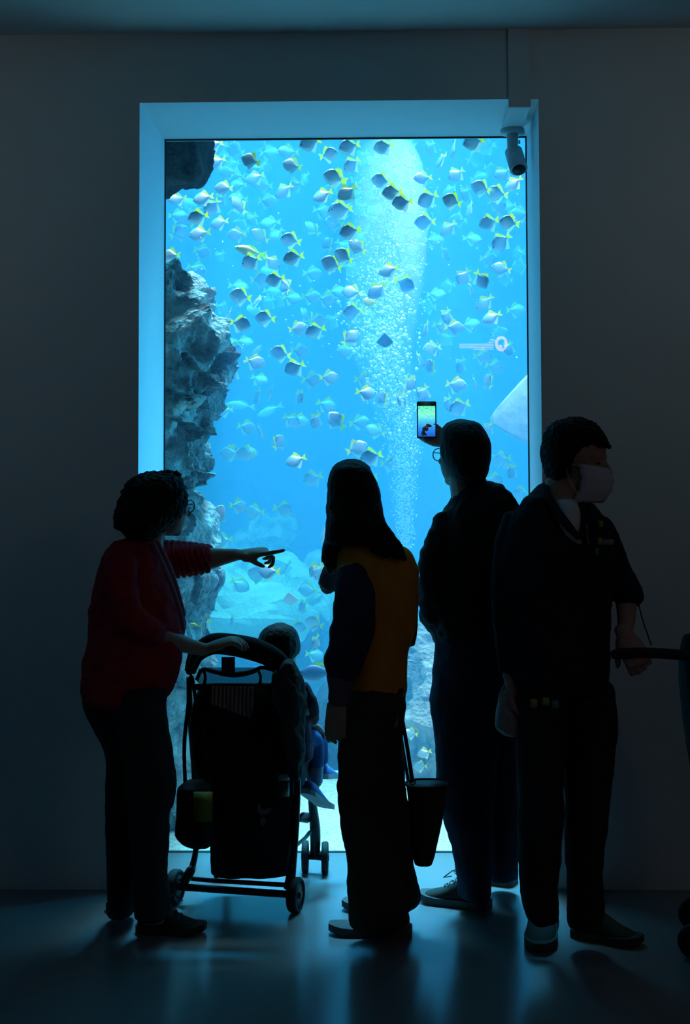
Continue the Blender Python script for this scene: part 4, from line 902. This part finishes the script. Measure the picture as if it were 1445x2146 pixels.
def fish_body_mesh(name, up, lo, thick, BL=.80, seg=12):
    bm = bmesh.new(); rings = []
    for (t, u), (_, lw) in zip(up, lo):
        ring = []
        th = thick*math.sin(math.pi*min(1, (t*.9+.06)))**.7*.5
        for k in range(seg):
            a = 2*math.pi*k/seg; s_, c_ = math.sin(a), math.cos(a)
            ring.append(bm.verts.new((.5-t*BL, c_*th*(abs(c_)**.2), (u if s_ > 0 else lw)*s_)))
        rings.append(ring)
    for a, b_ in zip(rings, rings[1:]):
        for k in range(seg): bm.faces.new((a[k], a[(k+1) % seg], b_[(k+1) % seg], b_[k]))
    bm.faces.new(rings[0]); bm.faces.new(list(reversed(rings[-1])))
    bmesh.ops.recalc_face_normals(bm, faces=bm.faces)
    me = bpy.data.meshes.new(name); bm.to_mesh(me); bm.free()
    for p in me.polygons: p.use_smooth = True
    return me
def fin_mesh(name, outline, th=.008):
    bm = bmesh.new()
    A = [bm.verts.new((x, th/2, z)) for x, z in outline]; B = [bm.verts.new((x, -th/2, z)) for x, z in outline]
    bm.faces.new(A); bm.faces.new(list(reversed(B))); n_ = len(A)
    for k in range(n_): bm.faces.new((A[k], B[k], B[(k+1) % n_], A[(k+1) % n_]))
    bmesh.ops.recalc_face_normals(bm, faces=bm.faces)
    me = bpy.data.meshes.new(name); bm.to_mesh(me); bm.free(); return me
def eye_mesh(x, y, z, r):
    bm = bmesh.new(); bmesh.ops.create_uvsphere(bm, u_segments=8, v_segments=6, radius=r, matrix=Matrix.Translation((x, y, z)))
    me = bpy.data.meshes.new('eye'); bm.to_mesh(me); bm.free(); return me
def fish_kind(body, bm_, fins, eye):
    body.materials.append(bm_); parts = []
    for nm, me, m_ in fins: me.materials.append(m_); parts.append((nm, me))
    if eye:
        for s_ in (1, -1):
            me = eye_mesh(eye[0], s_*eye[1], eye[2], eye[3]); me.materials.append(M_EYE); parts.append(('eye', me))
    return body, parts
TAIL = [(-.27, .035), (-.38, .10), (-.50, .155), (-.435, .0), (-.50, -.155), (-.38, -.10), (-.27, -.035)]
DORS = [(.16, .27), (.05, .335), (-.02, .40), (-.10, .345), (-.20, .20), (-.29, .05), (-.22, .08), (-.08, .22), (.06, .27)]
ANAL = [(.12, -.27), (.02, -.34), (-.07, -.42), (-.14, -.34), (-.22, -.19), (-.29, -.05), (-.22, -.07), (-.08, -.22), (.06, -.27)]
MOONY = fish_kind(fish_body_mesh('moonfish', UP, LO, .17), M_SILVER, [('tail_fin', fin_mesh('tail_fin', TAIL), M_FIN), ('dorsal_fin', fin_mesh('dorsal_fin', DORS), M_FIN), ('anal_fin', fin_mesh('anal_fin', ANAL), M_FINW)], (.40, .045, .055, .028))
LUP = [(t, u*.52) for t, u in UP]; LLO = [(t, u*.50) for t, u in LO]
LTAIL = [(-.27, .03), (-.38, .07), (-.50, .15), (-.43, .0), (-.50, -.15), (-.38, -.07), (-.27, -.03)]
LDORS = [(.18, .125), (.08, .195), (-.10, .17), (-.22, .09), (-.24, .04), (-.05, .13)]
def long_fish(name, col_top, col_mid, col_low, fin):
    return fish_kind(fish_body_mesh(name, LUP, LLO, .17), fish_mat(name+'_scales', col_top, col_mid, col_low, .1, .45), [('tail_fin', fin_mesh('tail_fin', LTAIL), fin), ('dorsal_fin', fin_mesh('dorsal_fin', LDORS), fin)], (.40, .04, .03, .02))
SCHOOL = []
def put_fish(kind, px, py, Y, size, face, tilt, yaw=0.0, roll=0.0, nm='moonfish'):
    """face +1 swims left, -1 swims right; tilt > 0 nose down"""
    body, parts = kind
    o = bpy.data.objects.new(nm, body); COL.objects.link(o)
    o.location = W(px, py, Y); s_ = size*M_PX(Y); o.scale = (s_, s_, s_*(1.12 if kind is MOONY else 1))
    a = math.pi+yaw if face > 0 else -yaw
    o.rotation_euler = (math.radians(roll)*face, math.radians(tilt), a)
    for pn, me in parts:
        c = bpy.data.objects.new(pn, me); COL.objects.link(c); c.parent = o
    return o
# (crop x, crop y, L/R/T, tilt, tone): d near and dark against the light, s near and bright, m further back, t turned away
C1 = '''545 370 L 10 s;570 490 L 20 s;485 530 R 20 m;700 410 L -20 m;930 430 R 5 m;805 480 L -20 s;835 540 L 10 m;835 600 L 20 s;890 650 L -5 m;1065 420 L 0 s;1090 515 L -15 s;1215 360 L 20 d;1340 440 R -10 d;1380 600 L -15 d;1035 690 L 35 s;1300 720 L 20 s;1110 650 L 15 m;920 760 R 5 m;720 650 L 0 m;620 670 L -5 s;300 745 L 10 s;480 740 L 10 s;540 800 L 45 d;445 870 L 15 d;590 910 L 10 s;455 985 L 10 s;710 990 L 5 s;870 1000 L -30 s;980 990 L 40 m;1080 1030 L -10 d;815 880 L 50 t;725 790 L -50 s;720 745 L 0 m;1230 950 L -40 m;1100 1150 L 15 d;810 1175 L 20 d;255 1135 L 0 s;430 1230 R 20 m;470 1110 R 20 m;950 1180 R 40 s;975 1300 L 10 d;1050 1350 L -50 t;735 1415 L -10 d;1360 1195 L -20 d;1330 1060 L -60 t;1410 820 L 15 d;1230 1260 R 5 m;870 1300 R 0 m;300 860 R 0 m;350 900 L -30 m;310 975 R -30 m;1300 830 R 10 m;1380 910 L -10 m;940 910 L 5 m;600 750 L 70 t;850 1450 L 20 t;700 590 L 0 m;720 1350 R 10 m;580 390 L 20 m;650 560 L 0 m'''
C2 = '''105 385 L 15 d;340 385 L 10 d;120 510 L 40 d;20 600 L -20 d;325 620 L -10 d;610 600 L 5 s;485 580 L -40 m;735 480 L 40 t;840 575 L 35 s;665 390 L 70 t;960 355 L 15 d;1010 670 L -20 d;1160 570 L 35 s;1120 710 L -10 d;1235 640 L 35 s;90 700 L 35 s;400 700 L 10 d;470 770 L 5 d;645 745 L 30 d;810 760 L -15 d;905 710 L 70 t;50 820 L 5 d;625 905 L 5 d;545 990 L 60 m;785 950 L 40 s;685 1030 R 5 m;1065 910 L 15 d;1205 910 L -5 d;1150 1040 L 40 d;950 1020 R 5 m;1060 1160 R 5 m;1150 1225 L -15 s;110 970 L 15 d;160 1075 L -35 s;65 1140 L -30 d;375 1235 L 15 s;480 1330 R 25 d;125 1385 L -10 s;295 1375 L 40 s;890 1280 L 55 s;1010 1300 R 60 d;760 1120 R 60 t;440 1440 R 20 m;700 1400 R 0 m;215 900 L 10 m;1280 850 L 0 m;200 650 R 10 m;1150 820 L -20 m;1120 780 R 20 m;500 470 L 10 m;530 800 L 20 m;940 1370 R 60 t;1035 1460 L 40 s;540 1240 L 40 m;100 740 L -20 m;270 490 L 70 t;930 820 L 75 t;820 400 L 75 t;855 890 L 0 m'''
C3 = '''835 395 L -5 d;640 440 R 10 d;555 380 L 60 t;1225 495 L 20 d;1090 475 R -10 s;1160 380 L -50 m;540 590 R 10 m;480 630 L 10 m;590 640 R 20 m;670 580 R 5 m;755 735 R 15 s;955 670 L -15 d;1100 650 R 5 m;1065 780 L 20 d;790 870 R 20 m;1195 875 R 5 m;1330 855 R 0 s;875 975 L 60 t;775 1000 L 70 t;1100 1005 R 50 t;1310 1070 R 20 m;1040 1190 R 30 m;1100 1190 R 20 m;1385 1190 L -45 s;800 1280 R 60 t;940 1360 R -60 t;690 1240 R 10 m;560 1440 L 5 m;700 1440 R 10 m;540 760 L 70 t;1240 420 R 0 m;1040 240 R 10 m;1190 230 R 5 m;1310 250 R 10 m;1390 190 R 0 m;580 820 L 60 t;1230 1190 L 75 t'''
C4 = '''110 420 R -40 s;130 240 L 10 d;1085 280 L 25 s;740 340 R 15 m;825 350 R 5 s;935 330 R -10 m;775 270 L 75 t;630 360 L 75 t;590 570 R 60 t;660 620 L -60 t;840 745 R 10 s;1100 620 R 15 m;1060 720 L -65 t;970 740 R 60 t;860 900 L 25 d;785 870 L 75 t;520 730 R 50 t;210 710 R 5 m;220 800 R 10 s;330 840 L -60 t;470 840 L 75 t;20 990 L -50 s;170 1000 R -10 m;285 1060 L -20 m;155 1180 R -20 s;255 1240 L 15 d;1150 1260 L 10 m;380 1290 R 5 m;90 510 L 0 m;1020 550 R 5 m;1250 230 R 0 m;1060 1050 L 70 t;700 500 L 75 t;870 610 L 75 t;615 800 L 75 t;1200 490 L 75 t'''
C7 = '''250 180 R -60 s;450 90 R 5 m;870 130 R 15 m;600 150 L 0 m;740 710 L 0 s;630 740 L -20 m;460 840 R 30 m;1155 690 L 70 t;1110 890 L -5 m;1060 1040 L 50 t;1165 1200 L -20 m;1000 1240 R 10 m;230 400 R 5 m;390 1180 L 70 t;1180 1380 L 75 t;1170 1500 R 10 m;130 1230 L 60 t;300 420 L 10 m;1250 360 L 80 t'''
C0 = '''620 965 L 20 s;1092 1037 L 10 m;1049 961 R 10 m;1072 987 L 60 t;1034 1008 R 15 m;860 1537 L -10 w;889 1578 L 15 w;880 1606 L 5 w;668 1198 L 60 t;470 860 L 5 m;655 1003 L 20 m;515 950 L 0 m;487 950 R 10 m;770 1002 L 10 m;905 730 L 10 m'''
rf = random.Random(11)
for tab, ox, oy, sc in ((C1, 280, 190, .3045), (C2, 700, 190, .3045), (C3, 330, 560, .27), (C4, 700, 580, .3045), (C7, 400, 1040, .2215), (C0, 0, 0, 1)):
    for row in tab.split(';'):
        x, y, fc, tl, tone = row.split()
        px, py, tl = ox+float(x)*sc, oy+float(y)*sc, float(tl)
        yaw = rf.uniform(-.35, .35); face = 1 if fc == 'L' else -1
        if tone == 'd': Y, sz, roll = rf.uniform(6.55, 7.0), rf.uniform(44, 51), rf.uniform(-28, -12)
        elif tone == 's': Y, sz, roll = rf.uniform(6.6, 7.5), rf.uniform(42, 49), rf.uniform(8, 26)
        elif tone == 'w': Y, sz, roll = 7.4, 32, 30
        elif tone == 't': Y, sz, roll = rf.uniform(7.0, 8.6), rf.uniform(39, 46), rf.uniform(0, 30); yaw = rf.choice((-1, 1))*rf.uniform(.9, 1.25); tl *= .75
        else: Y, sz, roll = rf.uniform(8.0, 9.4), rf.uniform(40, 47), rf.uniform(-10, 30)
        if px < 465 and py > 555: Y = max(Y, 7.15)
        SCHOOL.append((put_fish(MOONY, px, py, Y, sz, face, tl, yaw, roll), px, py, face, tl, tone))
HAZY = []
for k in range(64):
    for _ in range(30):
        px, py = rf.uniform(355, 1090), 296+rf.random()**1.5*420
        if not (px < 450 and py > 575) and all((px-q[1])**2+(py-q[2])**2 > 18**2 for q in SCHOOL): break
    Y = rf.uniform(10.0, 12.5); face = rf.choice((1, 1, -1))
    HAZY.append(put_fish(MOONY, px, py, Y, rf.uniform(34, 44), face, rf.uniform(-30, 50), rf.uniform(-.9, .9), rf.uniform(-10, 25)))
for o in HAZY: tag(o, 'faint blue moonfish blurred by the haze at the back of the shoal', 'fish', 'faint fish at the back of the shoal')
# every nearer fish by its look and its place in the rows of the shoal
BANDS = [(345, 'the row along the glass\'s top edge'), (395, 'the row level with the security camera'), (435, 'the row just below the dark overhang'), (480, 'the row above the brightest bubbles\' start'), (530, 'the row around the long yellow fish'), (585, 'the row just above the tall rock\'s top'), (640, 'the row level with the tall rock\'s top'), (690, 'the row beside the big bright bubbles'), (750, 'the row level with the pink reflection'), (820, 'the row above the raised phone'), (900, 'the row level with the raised phone'), (1000, 'the row between phone and long haired woman\'s crown'), (1100, 'the row level with the seated women\'s faces'), (1200, 'the row level with the pointing hand'), (1320, 'the row below the pointing hand'), (1420, 'the row beside the toddler\'s head'), (9999, 'the small group by the tote bag')]
BANDS[12] = (1100, 'the row level with the older woman\'s face')
LOOK = {'d': 'dark slate moonfish', 's': 'bright silver moonfish', 'm': 'pale hazy moonfish', 't': 'thin edge-on moonfish', 'w': 'white moonfish'}
ORD = 'first second third fourth fifth sixth seventh eighth ninth tenth eleventh twelfth thirteenth fourteenth fifteenth sixteenth seventeenth eighteenth nineteenth twentieth'.split()
lo_ = 0
for hi_, nm in BANDS:
    for tone in LOOK:
        mem = sorted([q for q in SCHOOL if lo_ <= q[2] < hi_ and q[5] == tone], key=lambda q: q[1])
        for i, q in enumerate(mem):
            if len(mem) == 1: t_ = f'the only {LOOK[tone]} in {nm}'
            else: t_ = f'{LOOK[tone]}, {ORD[min(i, 19)]} from left in {nm}'
            tag(q[0], t_, 'fish', 'silver moonfish shoal')
    lo_ = hi_
# fish of other kinds
o = put_fish(long_fish('yellow_striped_fish', (.45, .42, .06), (.50, .48, .16), (.55, .52, .30), M_FIN), 524, 527, 6.7, 70, 1, -14, .1, 5, 'yellow_striped_fish'); tag(o, 'long yellow olive fish, the only slender one in the upper shoal', 'fish')
BF = fish_kind(fish_body_mesh('butterfly_fish', UP, LO, .15), mat('orange_scales', (.85, .50, .06), .5), [('tail_fin', fin_mesh('tail_fin', TAIL), M_FIN), ('dorsal_fin', fin_mesh('dorsal_fin', DORS), M_FIN)], (.40, .045, .055, .028))
o = put_fish(BF, 776, 633, 7.3, 34, 1, -5, .2, 10, 'butterfly_fish'); tag(o, 'round orange yellow fish at the top of the bright bubbles', 'fish')
o = put_fish(long_fish('surgeon_fish', (.004, .02, .06), (.01, .07, .14), (.12, .19, .22), M_FIN), 670, 1410, 6.5, 92, 1, 3, .05, 8, 'surgeon_fish'); o.scale = (o.scale[0], o.scale[1], o.scale[2]*1.28); tag(o, 'big blue fish with yellow fins between the toddler and the woman\'s sleeve', 'fish')
PALE = long_fish('grey_fish', (.3, .33, .33), (.5, .53, .53), (.6, .62, .62), M_FINW)
PINK = long_fish('pink_fish', (.75, .45, .48), (.80, .52, .52), (.8, .6, .6), M_FINW)
for px, py, Y, sz, fc, tl, kd, lb in ((505, 850, 11.0, 62, 1, -6, PALE, 'long pale grey fish deep in the haze, the upper of two'), (566, 860, 11.2, 60, 1, 25, PALE, 'long pale grey fish deep in the haze, the lower sloping one'), (372, 572, 7.2, 38, -1, 5, PINK, 'pinkish slender fish just above the tall rock'), (536, 738, 8.6, 40, -1, -50, PINK, 'pinkish slender fish pointing steeply upward'), (600, 598, 7.0, 34, 1, -50, PINK, 'small pinkish slender fish slanting in the middle of the shoal'), (408, 1310, 6.25, 26, 1, -12, None, '')):
    if kd is None:
        kd = long_fish('little_yellow_fish', (.6, .45, .06), (.7, .5, .1), (.7, .6, .3), M_FIN); lb = 'little yellow fish hovering in front of the lower left rock'
    o = put_fish(kd, px, py, Y, sz, fc, tl, .1, 12, 'slender_fish'); tag(o, lb, 'fish')

# ---------------------------------------------------------------- rays
def ray_fish(name, c, span, length, R_, m_top, m_bot, label, tail=True):
    bm = bmesh.new(); NU, NV = 28, 16; top, bot = [], []
    for i in range(NU+1):
        u = -1+2*i/NU; a = abs(u)
        xf = length*(.5-.62*a**1.15); xb = length*(-.42+.26*a**1.6)
        if a > .985: xf = xb = length*(-.14)
        T_, B_ = [], []
        for j in range(NV+1):
            v = j/NV; x = xf+(xb-xf)*v
            th = .5*length*.22*(1-a)**1.3*math.sin(math.pi*(.06+.88*v))**.8+.004
            zc = .10*span*a**2
            T_.append(bm.verts.new((x, u*span/2, zc+th))); B_.append(bm.verts.new((x, u*span/2, zc-th*.6)))
        top.append(T_); bot.append(B_)
    for i in range(NU):
        for j in range(NV):
            f = bm.faces.new((top[i][j], top[i][j+1], top[i+1][j+1], top[i+1][j])); f.material_index = 0
            f = bm.faces.new((bot[i][j], bot[i+1][j], bot[i+1][j+1], bot[i][j+1])); f.material_index = 1
        bm.faces.new((top[i][0], top[i+1][0], bot[i+1][0], bot[i][0])).material_index = 1
        bm.faces.new((top[i][NV], bot[i][NV], bot[i+1][NV], top[i+1][NV])).material_index = 1
    for i in (0, NU):
        for j in range(NV): bm.faces.new((top[i][j], bot[i][j], bot[i][j+1], top[i][j+1])).material_index = 1
    bmesh.ops.recalc_face_normals(bm, faces=bm.faces)
    me = bpy.data.meshes.new(name); bm.to_mesh(me); bm.free()
    for p in me.polygons: p.use_smooth = True
    o = link(name, me, [m_top, m_bot]); o.location = c; o.rotation_euler = R_.to_euler()
    bm = bmesh.new(); tube(bm, [(Vector((-length*.38, 0, .0)), .016*length, .014*length), (Vector((-length*.8, 0, .0)), .009*length, .009*length), (Vector((-length*1.3, .05*length, .0)), .003*length, .003*length)], ref=Vector((0, 0, 1)), seg=8)
    from_bm('tail', bm, m_top, o)
    return tag(o, label, 'ray')
M_RTOP = mat('grey_ray_back', (.06, .07, .08), .6, var=.3, vscale=14); M_RBOT = mat('white_ray_belly', (.55, .56, .58), .6, var=.18, vscale=12, bump=.2, bscale=20)
def axes(fw, up):
    f = Vector(fw).normalized(); u = Vector(up); u = (u-f*f.dot(u)).normalized(); l_ = u.cross(f)
    return Matrix(((f.x, l_.x, u.x), (f.y, l_.y, u.y), (f.z, l_.z, u.z)))
# belly to the glass, nose up, one wing tip in view
ray_fish('eagle_ray', W(1178, 842, 7.0), .74, .62, axes((.10, .12, 1), (.25, 1, -.25)), M_RTOP, M_RBOT, 'large ray with a white belly cut by the right edge of the glass')
ray_fish('little_ray', W(806, 714, 7.2), .085, .085, axes((0, -.5, .75), (0, .8, .5)), M_RTOP, M_RTOP, 'small dark ray seen head on in front of the bubbles')
ray_fish('little_ray', W(607, 1255, 7.4), .085, .08, axes((-.1, -.4, .8), (.1, .9, .4)), mat('pink_ray_back', (.55, .40, .45), .6), M_RBOT, 'tiny pinkish ray in front of the pale reef ledge')

# ---------------------------------------------------------------- lit sign on the back wall, seen mirrored in the glass
YM = 2*GY-(RY0+.03)
M_PINK = emit('pink_sign_light', (1.0, .42, .60), 15.0)
def mirror(px, py):
    q = W(px, py, YM); return Vector((q.x, RY0+.03, q.z))
sg = empty('lit_sign', mirror(1010, 737), 'small lit pink sign with lines of text and a round logo, mirrored in the glass', 'sign')
c0, c1 = mirror(955, 750), mirror(1070, 700)
bm = bmesh.new(); box_bm(bm, min(c0.x, c1.x)-.05, max(c0.x, c1.x)+.05, RY0+.004, RY0+.02, min(c0.z, c1.z)-.03, max(c0.z, c1.z)+.04, .003); plain('panel', bm, M_BFAB, sg)
def dash(x0, x1, y, h):
    a, b_ = mirror(x0, y), mirror(x1, y); bm = bmesh.new(); g_ = rf2 = random.Random(int(x0+y*3)); x = a.x; hh_ = h*M_PX(YM)/2
    while x < b_.x:
        w_ = g_.uniform(.008, .022); x2 = min(x+w_, b_.x)
        if x2-x > .003: box_bm(bm, x, x2, RY0+.02, RY0+.024, a.z-hh_, a.z+hh_)
        x = x2+.003
    o = plain('text_line', bm, M_PINK, sg, smooth=False)
for y_ in (721.5, 725, 728.5, 732): dash(962 if y_ < 729 else 992, 1034, y_, 1.6)
dash(1026, 1035, 712, 3); dash(1024, 1035, 717, 2)
bm = bmesh.new(); q = mirror(1050, 720)
tube(bm, [(q+Vector((.052*math.cos(a), -.006, .066*math.sin(a))), .016, .004) for a in [2*math.pi*k/28 for k in range(29)]], seg=8, round_ends=False)
cyl(bm, q+Vector((-.01, -.01, -.03)), q+Vector((-.01, -.002, -.03)), .02, 14); plain('round_logo', bm, M_PINK, sg, smooth=False)
